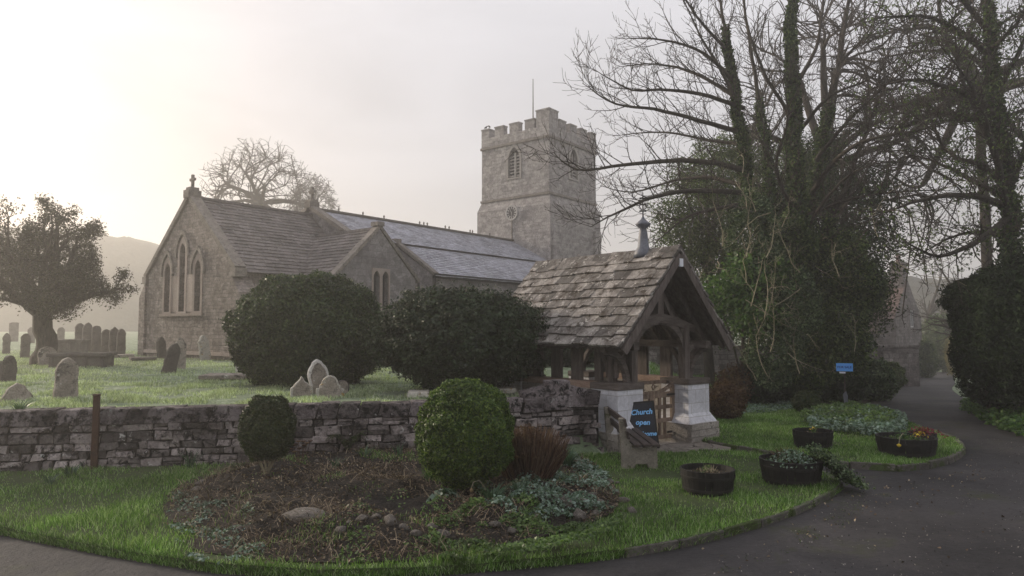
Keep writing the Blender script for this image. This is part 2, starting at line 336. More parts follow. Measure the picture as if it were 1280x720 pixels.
sd = Vector((math.sin(SUN_AZ)*math.cos(SUN_EL), math.cos(SUN_AZ)*math.cos(SUN_EL), math.sin(SUN_EL)))
so.rotation_euler = sd.to_track_quat('Z', 'Y').to_euler()
cam = bpy.data.cameras.new('camera'); co = bpy.data.objects.new('camera', cam); COL.objects.link(co)
cam.sensor_width = 36; cam.lens = F/1280*36; cam.clip_end = 3000; cam.clip_start = .05
co.location = (0, 0, CH); co.rotation_euler = (PI/2+PITCH, 0, 0); S.camera = co
S.view_settings.view_transform = 'Standard'; S.view_settings.look = 'None'; S.view_settings.gamma = 1
S.view_settings.exposure = -.08
S.cycles.use_denoising = True; S.cycles.max_bounces = 6; S.cycles.volume_bounces = 2; S.cycles.transparent_max_bounces = 6
S.cycles.diffuse_bounces = 3; S.cycles.glossy_bounces = 2; S.cycles.transmission_bounces = 3; S.cycles.use_adaptive_sampling = True
S.cycles.adaptive_threshold = .02; S.cycles.sample_clamp_indirect = 6
hz = bpy.data.materials.new('haze'); hz.use_nodes = True; nt = hz.node_tree; nt.nodes.remove(nt.nodes['Principled BSDF'])
pv = nt.nodes.new('ShaderNodeVolumePrincipled'); pv.inputs['Color'].default_value = (.95, .93, .92, 1)
pv.inputs['Density'].default_value = .0032; pv.inputs['Anisotropy'].default_value = .6
nt.links.new(pv.outputs[0], nt.nodes['Material Output'].inputs['Volume'])
h = MB(); h.box((0, 60, 16.9), (560, 560, 39.8)); tag(h.build('haze', hz), kind='stuff')
# ------------------------------------------------------------ terrain
BX = [-60, -16, -7.0, -1.66, 1.5, 4.2, 5.5, 7.5, 10, 14, 20]; BY = [-3, 7.5, 9.33, 10.35, 11.25, 14.5, 21, 25, 33, 62, 260]
def yb(x): return np.interp(x, BX, BY)
LO = Vector((2.95, 11.96, 0)); LX = Vector((.785, .62, 0)).normalized(); LY = Vector((-LX.y, LX.x, 0))
def zr(y): return -1.9*ss(12, 66, y)*1.0
def ground_h(x, y):
    x = np.asarray(x, float); y = np.asarray(y, float)
    d = (y-yb(x))*np.where(x > 3, .6, .95)
    w = np.interp(x, [1.3, 4.5, 8], [.3, 5.0, 9])
    hy = .88+.09*ss(12, 24, y)+.45*ss(32, 95, y)
    xl = (x-LO.x)*LX.x+(y-LO.y)*LX.y; yl = (x-LO.x)*LY.x+(y-LO.y)*LY.y
    m = (1-ss(1.1, 1.7, np.abs(xl)))*(1-ss(3.9, 9, yl))
    k = ss(0, 1, d/w)*(1-m)
    return (zr(y)-.03)*(1-k)+hy*k
def grid(name, xs, ys, hf, mat):
    X, Y = np.meshgrid(xs, ys); Z = hf(X, Y); V = np.stack([X, Y, Z], -1).reshape(-1, 3)
    nx, ny = len(xs), len(ys); i = np.arange(nx-1)[None, :]+np.arange(ny-1)[:, None]*nx; i = i.ravel()
    return np_mesh(name, V, np.stack([i, i+1, i+nx+1, i+nx], -1), mat, smooth=True)
def spaced(a, b, s): return np.arange(a, b, s)
xs = np.concatenate([spaced(-260, -60, 10), spaced(-60, -16, 2), spaced(-16, 16, .25), spaced(16, 60, 1.5), spaced(60, 261, 10)])
ys = np.concatenate([spaced(-200, -6, 8), spaced(-6, 8, 1), spaced(8, 30, .22), spaced(30, 90, 1.5), spaced(90, 325, 8)])
def gh(x, y):
    z = ground_h(x, y); bumpy = np.vectorize(lambda a, b: .035*nz(a*1.7, b*1.7)+.02*nz(a*4, b*4, 3))(x, y)
    return z+bumpy*(z > .6)*(np.abs(y) < 40)+7*ss(75, 170, y)*ss(-5, 40, x)
tag(grid('ground', xs, ys, gh, M['yard']), kind='structure')
def sheet(name, poly, hf, step, mat, kind='structure'):
    P = np.array([(p[0], p[1]) for p in poly]); x0, y0 = P.min(0); x1, y1 = P.max(0)
    gx, gy = np.meshgrid(np.arange(x0, x1, step), np.arange(y0, y1, step)); Q = np.stack([gx.ravel(), gy.ravel()], 1)
    Q = Q+RNG.uniform(-.2, .2, Q.shape)*step; Q = Q[pip(Q, P)]
    vs = [Vector(p) for p in P.tolist()]+[Vector(q) for q in Q.tolist()]
    v, e, f, _, _, _ = delaunay_2d_cdt(vs, [(i, (i+1) % len(P)) for i in range(len(P))], [], 1, 1e-5)
    A = np.array([(p.x, p.y) for p in v]); Z = hf(A[:, 0], A[:, 1]); nb = len(P); n0 = len(A)
    V = np.concatenate([np.column_stack([A, Z]), np.column_stack([A[:nb], Z[:nb]-.14])]); T3 = [tuple(t) for t in f]
    for i in range(nb): j = (i+1) % nb; T3 += [(i, n0+i, n0+j), (i, n0+j, j)]
    o = np_mesh(name, V, np.array(T3), mat, smooth=True)
    return tag(o, kind=kind)
road_poly = smooth_poly([(-22,-5),(26,-5),(26,9),(16,13),(11.6,15),(12.9,19),(17.8,28),(24,37.5),(32.5,51),(39,61),(35,63),(30.5,52),(24,42),(16.2,30),(11.2,21.6),(9.6,19.4),(5,17.6),(3.2,13.6),(2.2,12.6),(1.2,11.4),(-8,9),(-22,5.6)], 3)
sheet('road', road_poly, lambda x, y: zr(y)+np.where(y > 11, 0, 0), .8, M['asphalt'])
front_px = [(930,664),(1000,640),(1043,618),(1050,608),(1040,600),(1010,590),(985,580),(930,572),(880,568),(835,571),(775,571)]
front = [gp(x, y) for x, y in front_px]+[Vector((1.35, 11.2)), Vector((-1.66, 10.38)), Vector((-7, 9.36)), Vector((-15, 7.75)), Vector((-15, 5.2)), Vector((-7.5, 6.5))]+[gp(x, y) for x, y in ((0,668),(60,680),(160,699),(270,716),(400,724),(560,718),(700,706),(780,696),(860,682))]
front_s = []
n_c = 11
a_ = smooth_poly(front[-4:]+front[:n_c], 3, False); front_s = a_+front[n_c:-4]
def lawn_h(x, y):
    dw = yb(x)-y
    return .07+.11*(1-ss(0, 3.2, dw))*(1-ss(-.5, 1.5, x))+.0*x
front_l = [(p[0], p[1]) for p in front_s]
sheet('lawn', front_l, lambda x, y: lawn_h(x, y)+np.vectorize(lambda a, b: .018*nz(a*2.2, b*2.2))(x, y), .16, M['turf'])
back_px = [(874,551),(900,559),(960,571),(1020,580),(1080,587),(1130,589),(1170,584),(1196,574),(1204,564),(1192,553),(1160,541),(1130,531),(1085,518),(1045,508),(1000,500),(945,500),(915,508),(890,522)]
back = smooth_poly([gp(x, y) for x, y in back_px], 3)
def back_h(x, y): return zr(y)+.075
sheet('lawn', back, lambda x, y: back_h(x, y)+np.vectorize(lambda a, b: .015*nz(a*2.2, b*2.2))(x, y), .3, M['turf'])
shrub_poly = [(4.0,13.2),(4.6,15.2),(6.0,18.2),(8.0,18.8),(9.4,19.2),(11.3,21.7),(16.0,30),(23.5,42.2),(24,55),(14,50),(9,33),(6,24),(4.6,20)]
def shrub_h(x, y): return np.maximum(ground_h(x, y), zr(y))+.035
sheet('shrubbery_soil', shrub_poly, shrub_h, .4, M['litter'])
verge_poly = [(12.2,14.4),(26,9.5),(60,20),(60,44),(36,50),(33.2,50.4),(25,37.2),(18.7,27.7),(13.7,18.7)]
sheet('verge', verge_poly, lambda x, y: zr(y)+.03, 1.0, M['litter'])
# bed inside the front lawn
bed_px = [(205,630),(240,605),(300,592),(370,578),(480,570),(560,572),(640,566),(700,566),(745,580),(772,612),(768,636),(725,655),(655,674),(560,694),(400,700),(290,692),(232,680),(245,664),(214,650)]
bed = smooth_poly([gp(x, y, .1) for x, y in bed_px], 3); bedA = np.array([(p[0], p[1]) for p in bed])
def edge_dist(x, y, A=bedA):
    B = np.roll(A, -1, 0); P = np.stack([np.ravel(x), np.ravel(y)], 1)[:, None, :]; d = B-A
    t = np.clip(((P-A)*d).sum(-1)/(d*d).sum(-1), 0, 1); q = A+t[..., None]*d
    return np.sqrt(((P-q)**2).sum(-1)).min(1).reshape(np.shape(x))
def bed_h(x, y):
    e = ss(-.02, .7, edge_dist(x, y)); n = np.vectorize(lambda a, b: .05*nz(a*2.1, b*2.1, 5)+.035*nz(a*6, b*6, 2)+.02*nz(a*14, b*14))(x, y)
    return lawn_h(x, y)+.012+e*(.12+n*1.5)
sheet('flower_bed', bed, bed_h, .055, M['soil'])
def surf(x, y):
    """height of the top surface at one spot"""
    P = np.array([[x, y]])
    if pip(P, bedA)[0]: return float(bed_h(np.array([x]), np.array([y]))[0])
    if pip(P, front_l)[0]: return float(lawn_h(np.array([x]), np.array([y]))[0])
    if pip(P, back)[0]: return float(back_h(x, y))
    if pip(P, shrub_poly)[0]: return float(shrub_h(x, y))
    if pip(P, [(p[0], p[1]) for p in road_poly])[0] or pip(P, verge_poly)[0]: return float(zr(y))
    return float(ground_h(x, y))
def kerb(pts, h, w, closed):
    mb = MB(); pts = [Vector((p[0], p[1], 0)) for p in pts]; m = len(pts); acc = []
    # even resampling, then one stone after another
    seq = pts+([pts[0]] if closed else []); d = 0; out = [seq[0]]; step = .62
    for a, b in zip(seq, seq[1:]):
        L = (b-a).length; t = step-d
        while t <= L: out.append(a+(b-a)*(t/L)); t += step
        d = (d+L) % step
    for a, b in zip(out, out[1:]):
        dr = (b-a); c = (a+b)/2; hh = h+random.uniform(-.012, .012)
        mb.box((c.x, c.y, float(zr(c.y))-.05+(hh+.05)/2), (dr.length*.97, w, hh+.05), rz=math.atan2(dr.y, dr.x)+random.uniform(-.03, .03), j=.006)
    return tag(mb.build('kerb', M['kerb'], bevel=.012), kind='structure')
M['kerb'] = patchy('mossy_kerb', (.05,.045,.04), (.12,.11,.10), 3, 30, .9, .8, .01, spots=(.04,.055,.015), spot_scale=3, spot_lo=.5, spots2=(.25,.24,.22), s2_scale=9, s2_lo=.66)
kerb(a_[6:-3], .085, .07, False); kerb(back[:33], .10, .08, False)
# ------------------------------------------------------------ churchyard wall
def rubble_wall(P0, P1, top0, top1, base, parent, th=.36, cope=.21, slant=True):
    d = (P1-P0); L = d.length; rz = math.atan2(d.y, d.x); st = MB(); cpn = MB(); core = MB(); nrm = Vector((math.sin(rz), -math.cos(rz), 0)); u = d.normalized()
    for side in (1, -1):
        z = base
        while z < max(top0, top1)-cope-.02:
            hh = random.uniform(.065, .165); s = -random.uniform(0, .2)
            while s < L:
                w = random.uniform(.11, .38); t = (s+w/2)/L; tp = top0+(top1-top0)*min(max(t, 0), 1)-cope; h2 = min(hh, tp-z)
                if h2 > .03 and s+w < L+.1:
                    if random.random() < .3 and hh > .11:
                        for q in (0, 1):
                            c = P0+u*(s+w/2)+nrm*side*(th/2-.05+random.uniform(-.02, .02))
                            st.box((c.x, c.y, z+h2*(.25+.5*q)), (w-.02, .12, h2/2-.012), rz=rz+random.uniform(-.03, .03), j=.012)
                    else:
                        c = P0+u*(s+w/2)+nrm*side*(th/2-.05+random.uniform(-.025, .02))
                        st.box((c.x, c.y, z+h2/2), (w-.026, .12, h2-.020), rz=rz+random.uniform(-.04, .04), ry=random.uniform(-.03, .03), j=.02)
                s += w
            z += hh
    s = 0
    while s < L-.05:
        w = min(random.uniform(.26, .46), L-s); t = (s+w/2)/L; tp = top0+(top1-top0)*t; c = P0+u*(s+w/2); sk = .06 if slant else .0
        hh = cope+random.uniform(-.012, .01); vs = []
        for z_, o_ in ((tp-cope, 0), (tp-cope+hh, sk)):
            for a, b in ((-1,-1),(1,-1),(1,1),(-1,1)):
                p = c+u*(a*(w/2-.006)+o_+random.uniform(-.008, .008))-nrm*(b*(th/2+.02-(.03 if z_ > tp-cope else 0))+random.uniform(-.01, .01))
                vs.append((p.x, p.y, z_+random.uniform(-.008, .008)))
        cpn.add(vs, ((0,3,2,1),(4,5,6,7),(0,1,5,4),(1,2,6,5),(2,3,7,6),(3,0,4,7)))
        s += w
    c = (P0+P1)/2; tp = min(top0, top1)-.04; core.box((c.x, c.y, (base+tp)/2), (L+.02, th-.09, tp-base), rz=rz)
    st.build('stonework', M['wallstone'], parent, bevel=.02); cpn.build('coping', M['copestone'], parent, bevel=.012); core.build('mortar_core', M['mortar'], parent)
wl = empty('stone_wall', (0,0,0), 0, 'low lichened rubble stone wall with slab coping running across the front of the churchyard', 'wall')
wo = Vector((-.06, .17, 0))
WA, WB, WC = Vector((-15, 7.72, 0)), Vector((-1.2, 10.46, 0)), Vector((-1.17, 10.47, 0))
rubble_wall(WA+wo, WB+wo, .965, .985, 0, wl)
wl2 = empty('stone_wall', (0,0,0), 0, 'short sagging stretch of stone wall joining the left side of the lychgate', 'wall')
rubble_wall(WC+wo, Vector((.15, 10.85, 0))+wo, .99, 1.0, .05, wl2); 
wl3 = MB(); k3 = empty('wall_end', (0,0,0)); bpy.data.objects.remove(k3)
rubble_wall(Vector((.17, 10.86, 0))+wo, Vector((1.42, 11.35, 0))+wo, .97, 1.07, .05, wl2)
for i, (px, hh, ww) in enumerate(((672,.17,.5),(697,.26,.42),(718,.16,.4))):
    x = (px-640)/F*11.0; c = Vector((x, 10.92+x*.32+.17, 1.0)); m3 = MB(); m3.box((0,0,hh/2-.03), (ww,.3,hh), j=.04)
    o = m3.build('loose_stone', M['copestone'], None, bevel=.02); o.location = c; o.rotation_euler = (0, (-.3, .0, .25)[i], .3)
    tag(o, ('tilted loose slab lying on the wall top nearest the holly bush', 'tall hump-shaped stone standing proud on the wall beside the lychgate', 'small loose slab on the wall top right by the lychgate side wall')[i], 'stone')
p_ = at(118, 512, 9.45); m3 = MB(); m3.box((0,0,.52), (.075,.07,1.04), j=.004); m3.box((0,0,1.03), (.085,.08,.02))
o = m3.build('post', M['rust'], None, bevel=.006); o.location = (p_.x, 9.34, surf(p_.x, 9.3)-.02)
o.location.y = float(yb(p_.x))-.09; o.rotation_euler = (0, 0, .2); tag(o, 'square rusty brown iron post against the stone wall', 'post')
# ------------------------------------------------------------ slate roofs
def slates(mb, O, A, U, Nn, L, SL, ch, wr, th, keep=None, lift=.02, ragged=.015):
    A, U, Nn = Vector(A).normalized(), Vector(U).normalized(), Vector(Nn).normalized(); O = Vector(O); k = 0; s = 0
    n = max(1, round(SL/ch)); ch = SL/n
    for k in range(n):
        a = -random.uniform(0, wr[1]*.5)
        while a < L-.02:
            w = random.uniform(*wr); a0 = max(a, 0); a1 = min(a+w, L)
            if a1-a0 > .04:
                c = O+A*((a0+a1)/2)+U*((k+.5)*ch)
                if keep is None or keep(c):
                    b = random.uniform(-ragged, ragged); t0 = lift+random.uniform(0, th*.4); vs = []
                    for x in (a0+.004, a1-.004):
                        tw = random.uniform(-th*.18, th*.18)
                        for y, z in ((k*ch-.03+b, t0+tw), (k*ch-.03+b, t0+th+tw), ((k+1)*ch+.02, .0), ((k+1)*ch+.02, th*.8)):
                            vs.append(O+A*x+U*y+Nn*z)
                    mb.add(vs, ((0,2,3,1),(4,5,7,6),(0,1,5,4),(2,6,7,3),(1,3,7,5),(0,4,6,2)))
            a += w
def arch(cx, z0, zs, hw, n=7, point=1.35):
    """pointed-arch outline: sill z0, spring zs"""
    R = hw*2*point/1.35; pts = [(cx-hw, z0), (cx+hw, z0)]; c = cx+hw-R; amax = math.acos((cx-c)/R)
    for i in range(n): a = amax*i/(n-1); pts.append((c+R*math.cos(a), zs+R*math.sin(a)))
    c2 = cx-hw+R
    for i in range(n-2, -1, -1): a = amax*i/(n-1); pts.append((c2-R*math.cos(a), zs+R*math.sin(a)))
    return pts
def ring(mb, inner, outer, w0, w1, mp):
    """band between two outlines with the same number of points"""
    n = len(inner); vs = []
    for w in (w0, w1): vs += [mp(u, z, w) for u, z in inner]+[mp(u, z, w) for u, z in outer]
    fs = []
    for i in range(n):
        j = (i+1) % n
        fs += [(i, j, n+j, n+i), (2*n+i, 3*n+i, 3*n+j, 2*n+j), (n+i, n+j, 3*n+j, 3*n+i), (i, 2*n+i, 2*n+j, j)]
    mb.add(vs, fs)
# ------------------------------------------------------------ church, in its own frame: X along the nave to the tower, Y north, Z=0 at the turf
G = .93
ch = empty('church', (-12.2, 25.8, G), math.atan2(.785, .62), 'grey stone village church with battlemented west tower and stone slate roofs', 'church')
def prism(mb, poly, x0, x1):   # poly in (y,z)
    n = len(poly); mb.add([(x0, y, z) for y, z in poly]+[(x1, y, z) for y, z in poly], [tuple(range(n-1, -1, -1)), tuple(range(n, 2*n))]+[(i, (i+1) % n, (i+1) % n+n, i+n) for i in range(n)])
def Z(z): return z-G
cross_v = [(-.05,0),(.05,0),(.05,.30),(.17,.28),(.17,.39),(.05,.37),(.05,.52),(-.05,.52),(-.05,.37),(-.17,.39),(-.17,.28),(-.05,.30)]
def gable_cross(parent, x, y, z, s=1.0, along='y'):
    mb = MB(); f = (lambda u, zz, w: (x-.045*s+w, y+u*s, z+.12+zz*s)); mb.slab(cross_v, [], .09*s, f)
    r = []
    for k in range(16): a = 2*PI*k/16; r.append((math.cos(a), math.sin(a)))
    ring(mb, [(.085*a, .335+.085*b) for a, b in r], [(.12*a, .335+.12*b) for a, b in r], .02, .07, f)
    mb.box((x, y, z+.06), (.34*s, .34*s, .16)); mb.build('gable_cross', M['coping'], parent)
# chancel
CW, CE, CA, CL = 3.3, Z(4.15), Z(7.0), 5.5
mb = MB(); wins = [(1.55, Z(2.72), Z(4.25)), (.38, Z(2.72), Z(4.95)), (-.80, Z(2.72), Z(4.25))]
outer = [(-CW,-.4), (CW,-.4), (CW,CE), (0,CA-.03), (-CW,CE)]
holes = [arch(c, a, b, .22) for c, a, b in wins]
mb.slab(outer, holes, .45, lambda u, z, w: (w, u, z))
prism(mb, [(-CW,-.4), (-CW+.4,-.4), (-CW+.4,CE), (-CW,CE)], .45, CL); prism(mb, [(CW-.4,-.4), (CW,-.4), (CW,CE), (CW-.4,CE)], .45, CL)
cw = mb.build('chancel_wall', M['chancel'], ch)
for (c, a, b), hl in zip(wins, holes):
    mb = MB(); o_ = arch(c, a-.10, b, .36); ring(mb, hl, o_, -.03, .12, lambda u, z, w: (w, u, z)); w_ = mb.build('lancet_window', M['dressing'], ch)
    g = MB(); g.slab(arch(c, a, b, .215), [], .02, lambda u, z, w: (.30+w, u, z)); g.build('pane', M['glass'], w_)
    hm = MB(); hs = arch(c, b-.15, b, .42)[2:]; ho = arch(c, b-.15, b, .51)[2:]; hs.append((c-.42, b-.15)); ho.append((c-.51, b-.15)); hs.insert(0, (c+.42, b-.15)); ho.insert(0, (c+.51, b-.15))
    for i in range(len(hs)-1):
        q = [hs[i], hs[i+1], ho[i+1], ho[i]]; hm.slab(q, [], .10, lambda u, z, w: (-.08+w, u, z))
    hm.build('hood_mould', M['coping'], w_)
mb = MB()
for y in (.97, -.21): mb.slab([(y-.31, Z(2.72)), (y+.31, Z(2.72)), (y+.31, Z(4.1)), (y-.31, Z(4.1))], [], .05, lambda u, z, w: (-.012+w, u, z))
mb.box((-.03, .38, Z(2.60)), (.12, 3.3, .10)); mb.box((-.03, 0, .25), (.10, 2*CW+.1, .12)); mb.build('window_jamb_stone', M['pinkstone'] if 'pinkstone' in M else M['dressing'], ch)
mb = MB(); sl_len = math.hypot(CW, CA-CE)
for s in (1, -1):
    d = Vector((0, s*CW, CE-CA)).normalized(); nn = Vector((0, -s*d.z, abs(d.y)))
    mb.beam((.12, -s*.02, CA+.12), (.12, s*(CW+.12), CE+.03), .42, .17, up=(0, nn.y*s, nn.z)); mb.box((.12, s*(CW+.05), CE-.12), (.46, .34, .30))
mb.box((.1, 0, CA+.16), (.5, .4, .3)); mb.build('gable_coping', M['coping'], ch)
gable_cross(ch, .1, 0, CA+.28, 1.0)
mb = MB()
for s in (1, -1):
    U = Vector((0, -s*CW, CA-CE)).normalized(); nn = Vector((0, s*U.z, abs(U.y)))
    ex = .22; slates(mb, Vector((.33, s*CW, CE+.02))-U*ex, (1,0,0), U, nn, CL-.35, sl_len+ex, .215, (.25,.55), .035)
    prism(mb, [(s*CW, CE), (0, CA), (0, CA-.08), (s*CW, CE-.08)], .3, CL)
mb.beam((.33, 0, CA+.06), (CL, 0, CA+.06), .26, .10); mb.build('chancel_roof', M['stoneslate'], ch)
for s in (1, -1):
    mb = MB()
    mb.box((.25, s*(CW+.22), 1.0), (.7, .5, 2.8)); vs = [(-.1,s*(CW-.03),2.4),(.6,s*(CW-.03),2.4),(.6,s*(CW+.47),2.4),(-.1,s*(CW+.47),2.4),(-.1,s*(CW-.03),3.0),(.6,s*(CW-.03),3.0)]
    mb.add(vs, ((0,1,2,3),(0,4,5,1),(3,2,5,4),(0,3,4),(1,5,2)))
    mb.build('buttress', M['chancel'], ch)
# nave and aisle
NX0, NX1, NR = 5.4, 19.9, Z(7.3); S1, Z1, S2, Z2 = 2.8, Z(5.82), 5.0, Z(4.38)
mb = MB(); NE = NR-.528*3.6
prism(mb, [(-S1,-.4), (3.6,-.4), (3.6,NE), (0,NR-.02), (-S1,Z1-.03)], NX0, NX1-.2); mb.build('nave_wall', M['grey_ashlar'], ch)
mb = MB(); prism(mb, [(-S2,-.4), (-S1+.1,-.4), (-S1+.1,Z1-.1), (-S2,Z2-.02)], 7.9, 19.2); mb.build('aisle_wall', M['grey_ashlar'], ch)
mb = MB(); mb.box((13.6, -S2-.02, Z2-.10), (11.3, .12, .14)); mb.box((13.6, -S2-.16, Z2-.03), (11.5, .12, .10)); mb.build('gutter', M['iron'], ch)
mb = MB()
for (y0, z0, y1, z1, x0, x1, kp) in ((-S1-.05,Z1+.02,0,NR,NX0+.2,NX1-.1,None), (3.7,NE,0,NR,NX0+.2,NX1-.1,None)):
    U = Vector((0, y1-y0, z1-z0)); L = U.length; U.normalize(); nn = Vector((0, -U.z if y0 < 0 else U.z, abs(U.y)))
    slates(mb, (x0, y0, z0), (1,0,0), U, nn, x1-x0, L, .20, (.22,.4), .022)
mb.build('nave_roof', M['frostslate'], ch)
mb = MB(); mb.beam((NX0+.2,0,NR+.07), (NX1-.1,0,NR+.07), .24, .10)
for x in (6.9, 8.3, 9.6, 12.0, 12.3, 12.55, 13.9, 14.2, 15.9, 16.1, 17.6): mb.lathe([(.0,-.02),(.045,0),(.03,.06),(.05,.12),(.0,.2)], (x, 0, NR+.12), 6)
mb.build('ridge_tile', M['ridgeslate'], ch)
mb = MB(); U = Vector((0, S2+.2-S1, Z1-.06-Z2+.1)); L = U.length; nn = Vector((0, -U.z, U.y)).normalized()
slates(mb, (7.9, -S2-.2, Z2-.10), (1,0,0), U, nn, 11.3, L, .19, (.22,.4), .022); mb.build('aisle_roof', M['frostslate'], ch)
mb = MB(); mb.beam((7.95,-S1,Z1+.06), (7.95,-S2-.22,Z2-.02), .26, .12, up=(0,-.5,.85)); mb.beam((7.95,-S1+.05,Z1-.2), (7.95,-S1+.05,Z1+.22), .3, .3)
for s in (1, -1):
    e = (s*S1, Z1+.06) if s < 0 else (3.7, NE+.06)
    mb.beam((NX0+.05, 0, NR+.14), (NX0+.05, e[0], e[1]+.06), .42, .18, up=(0,s*.5,.85))
mb.box((NX0+.05, 0, NR+.2), (.5,.42,.28)); mb.build('nave_coping', M['coping'], ch)
gable_cross(ch, NX0+.05, 0, NR+.3, 1.12)
# vestry
VX, VH, VS, VE, VA = 4.6, 1.88, 5.5, Z(4.02), Z(5.85)
mb = MB(); vh = []
for c in (VX-.14, VX+.30): vh.append(arch(c, Z(2.5), Z(4.0), .155, 6))
mb.slab([(VX-VH,-.4),(VX+VH,-.4),(VX+VH,VE),(VX,VA),(VX-VH,VE)], vh, .4, lambda u, z, w: (u, -VS+w, z))
for x in (VX-VH, VX+VH-.35): mb.add([(a, b, c) for c in (-.4, VE) for a, b in ((x,-VS+.4),(x+.35,-VS+.4),(x+.35,-2.7),(x,-2.7))], ((0,1,2,3),(7,6,5,4),(0,4,5,1),(1,5,6,2),(2,6,7,3),(3,7,4,0)))
mb.build('vestry_wall', M['grey_ashlar'], ch)
mb = MB(); mb.slab([(VX-.36,Z(2.36)),(VX+.52,Z(2.36)),(VX+.52,Z(4.36)),(VX-.36,Z(4.36))], vh, .10, lambda u, z, w: (u, -VS-.035+w, z)); vw = mb.build('vestry_window', M['pale'] if 'pale' in M else M['dressing'], ch)
for h_ in vh:
    g = MB(); g.slab(h_, [], .02, lambda u, z, w: (u, -VS+.22+w, z)); g.build('pane', M['glass'], vw)
mb = MB()
for s in (1, -1):
    U = Vector((-s*VH, 0, VA-VE)); L = U.length; U.normalize(); nn = Vector((s*U.z, 0, abs(U.x)))
    slates(mb, Vector((VX+s*VH, -VS+.25, VE+.02))-U*.2, (0,1,0), U, nn, 4.6, L+.2, .2, (.25,.5), .032, keep=(lambda c: -c.y > (CA-c.z)*CW/(CA-CE)-.5 or c.x > NX0))
mb.beam((VX,-VS+.2,VA+.05), (VX,-1.6,VA+.05), .22, .09); mb.build('vestry_roof', M['stoneslate'], ch)
mb = MB()
for s in (1, -1): mb.beam((VX, -VS+.12, VA+.12), (VX+s*(VH+.22), -VS+.12, VE-.08), .34, .12, up=(s*.6,0,.8))
mb.box((VX, -VS+.12, VA+.20), (.34,.4,.16)); mb.build('vestry_coping', M['coping'], ch)
for q in ([(VX+VH+.1,-VS-.08,VE-.1), (VX+VH+.1,-VS-.08,-.2)], [(8.0,-S2-.1,Z2-.15),(8.0,-S2-.1,-.2)]): mb = MB(); mb.tube(q, .045, 8); mb.build('drainpipe', M['iron'], ch)
mb = MB(); mb.slab(arch(14.6, Z(2.2), Z(3.35), .45), [], .08, lambda u, z, w: (u, -S2-.03+w, z)); aw = mb.build('aisle_window', M['dressing'], ch)
g = MB(); g.slab(arch(14.6, Z(2.3), Z(3.3), .36), [], .02, lambda u, z, w: (u, -S2-.045+w, z)); g.build('pane', M['glass'], aw)
# tower
TX, TW = 19.7, 5.6; Z10 = Z(10.0); h2 = TW/2; TC = TX+h2
mb = MB(); mb.box((TC, 0, (Z(9.35)-.4)/2), (TW, TW, Z(9.35)+.4))
def frust(mb, h0, z0, h1, z1):
    vs = [(TC+a*h, b*h, z) for h, z in ((h0, z0), (h1, z1)) for a, b in ((-1,-1),(1,-1),(1,1),(-1,1))]
    mb.add(vs, ((0,3,2,1),(4,5,6,7),(0,1,5,4),(1,2,6,5),(2,3,7,6),(3,0,4,7)))
frust(mb, h2, Z(9.35), h2-.2, Z10-.06); h3 = h2-.2
bz0, bz1 = Z(11.25), Z(12.35)
bel = arch(0, bz0, bz1, .44, 7)
top = Z(13.3)
for k in range(4):   # four upper walls, each with its belfry opening
    a = k*PI/2; ca, sa = round(math.cos(a)), round(math.sin(a)); e = h3 if k % 2 == 0 else h3-.5
    f = (lambda u, z, w, ca=ca, sa=sa: (TC-ca*(h3-w)+sa*u, -sa*(h3-w)-ca*u, z))
    mb.slab([(-e, Z10-.06), (e, Z10-.06), (e, top), (-e, top)], [bel], .5, f)
tw = mb.build('tower', M['tower'], ch)
for k in (0, 1):
    a = k*PI/2; ca, sa = round(math.cos(a)), round(math.sin(a)); f = (lambda u, z, w, ca=ca, sa=sa: (TC-ca*(h3-w)+sa*u, -sa*(h3-w)-ca*u, z))
    mb = MB(); ring(mb, bel, arch(0, bz0-.1, bz1, .58, 7), -.05, .1, f); 
    mb.slab([(-.05, bz0), (.05, bz0), (.05, bz1+.45), (-.05, bz1+.45)], [], .14, lambda u, z, w: f(u, z, w+.08))
    bw_ = mb.build('belfry_window', M['louvre'], tw) if k == 0 else mb.build('belfry_window', M['louvre'], tw)
    mb = MB()
    for q in range(7):
        zz = bz0+.08+q*.2
        for u0, u1 in ((-.41,-.06),(.06,.41)):
            if zz > bz1+.1: u0, u1 = u0*.72, u1*.72
            vs = [f(u, z, w) for u in (u0, u1) for z, w in ((zz,.10),(zz+.05,.10),(zz+.15,.28),(zz+.10,.28))]
            mb.add(vs, ((0,1,2,3),(7,6,5,4),(0,4,5,1),(1,5,6,2),(2,6,7,3),(3,7,4,0)))
    mb.slab([(p[0]*.98, p[1]) for p in bel], [], .03, lambda u, z, w: f(u, z, .42+w)); mb.build('louvre', M['louvre'], tw)
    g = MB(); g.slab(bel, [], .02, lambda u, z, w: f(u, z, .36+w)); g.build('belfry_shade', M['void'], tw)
mb = MB()
for k in range(4):
    a = k*PI/2; m_ = Matrix.Rotation(a, 3, 'Z')
    def bx(c, d):
        p = m_ @ Vector(c); dd = (d[0], d[1], d[2]) if k % 2 == 0 else (d[1], d[0], d[2]); mb.box((TC+p.x, p.y, p.z), dd)
    e = .0 if k % 2 == 0 else .17; mb = MB()
    bx((h3+.02, 0, top+.06), (.16, 2*h3+.12-2*e*.4, .14)); mb.build('string_course', M['coping'], tw); mb = MB(); bx((h3+.01, 0, Z10), (.14, 2*h3+.10-2*e*.4, .13)); mb.build('string_course', M['coping'], tw)
mb = MB(); pz = top+.1; hp = h3+.02
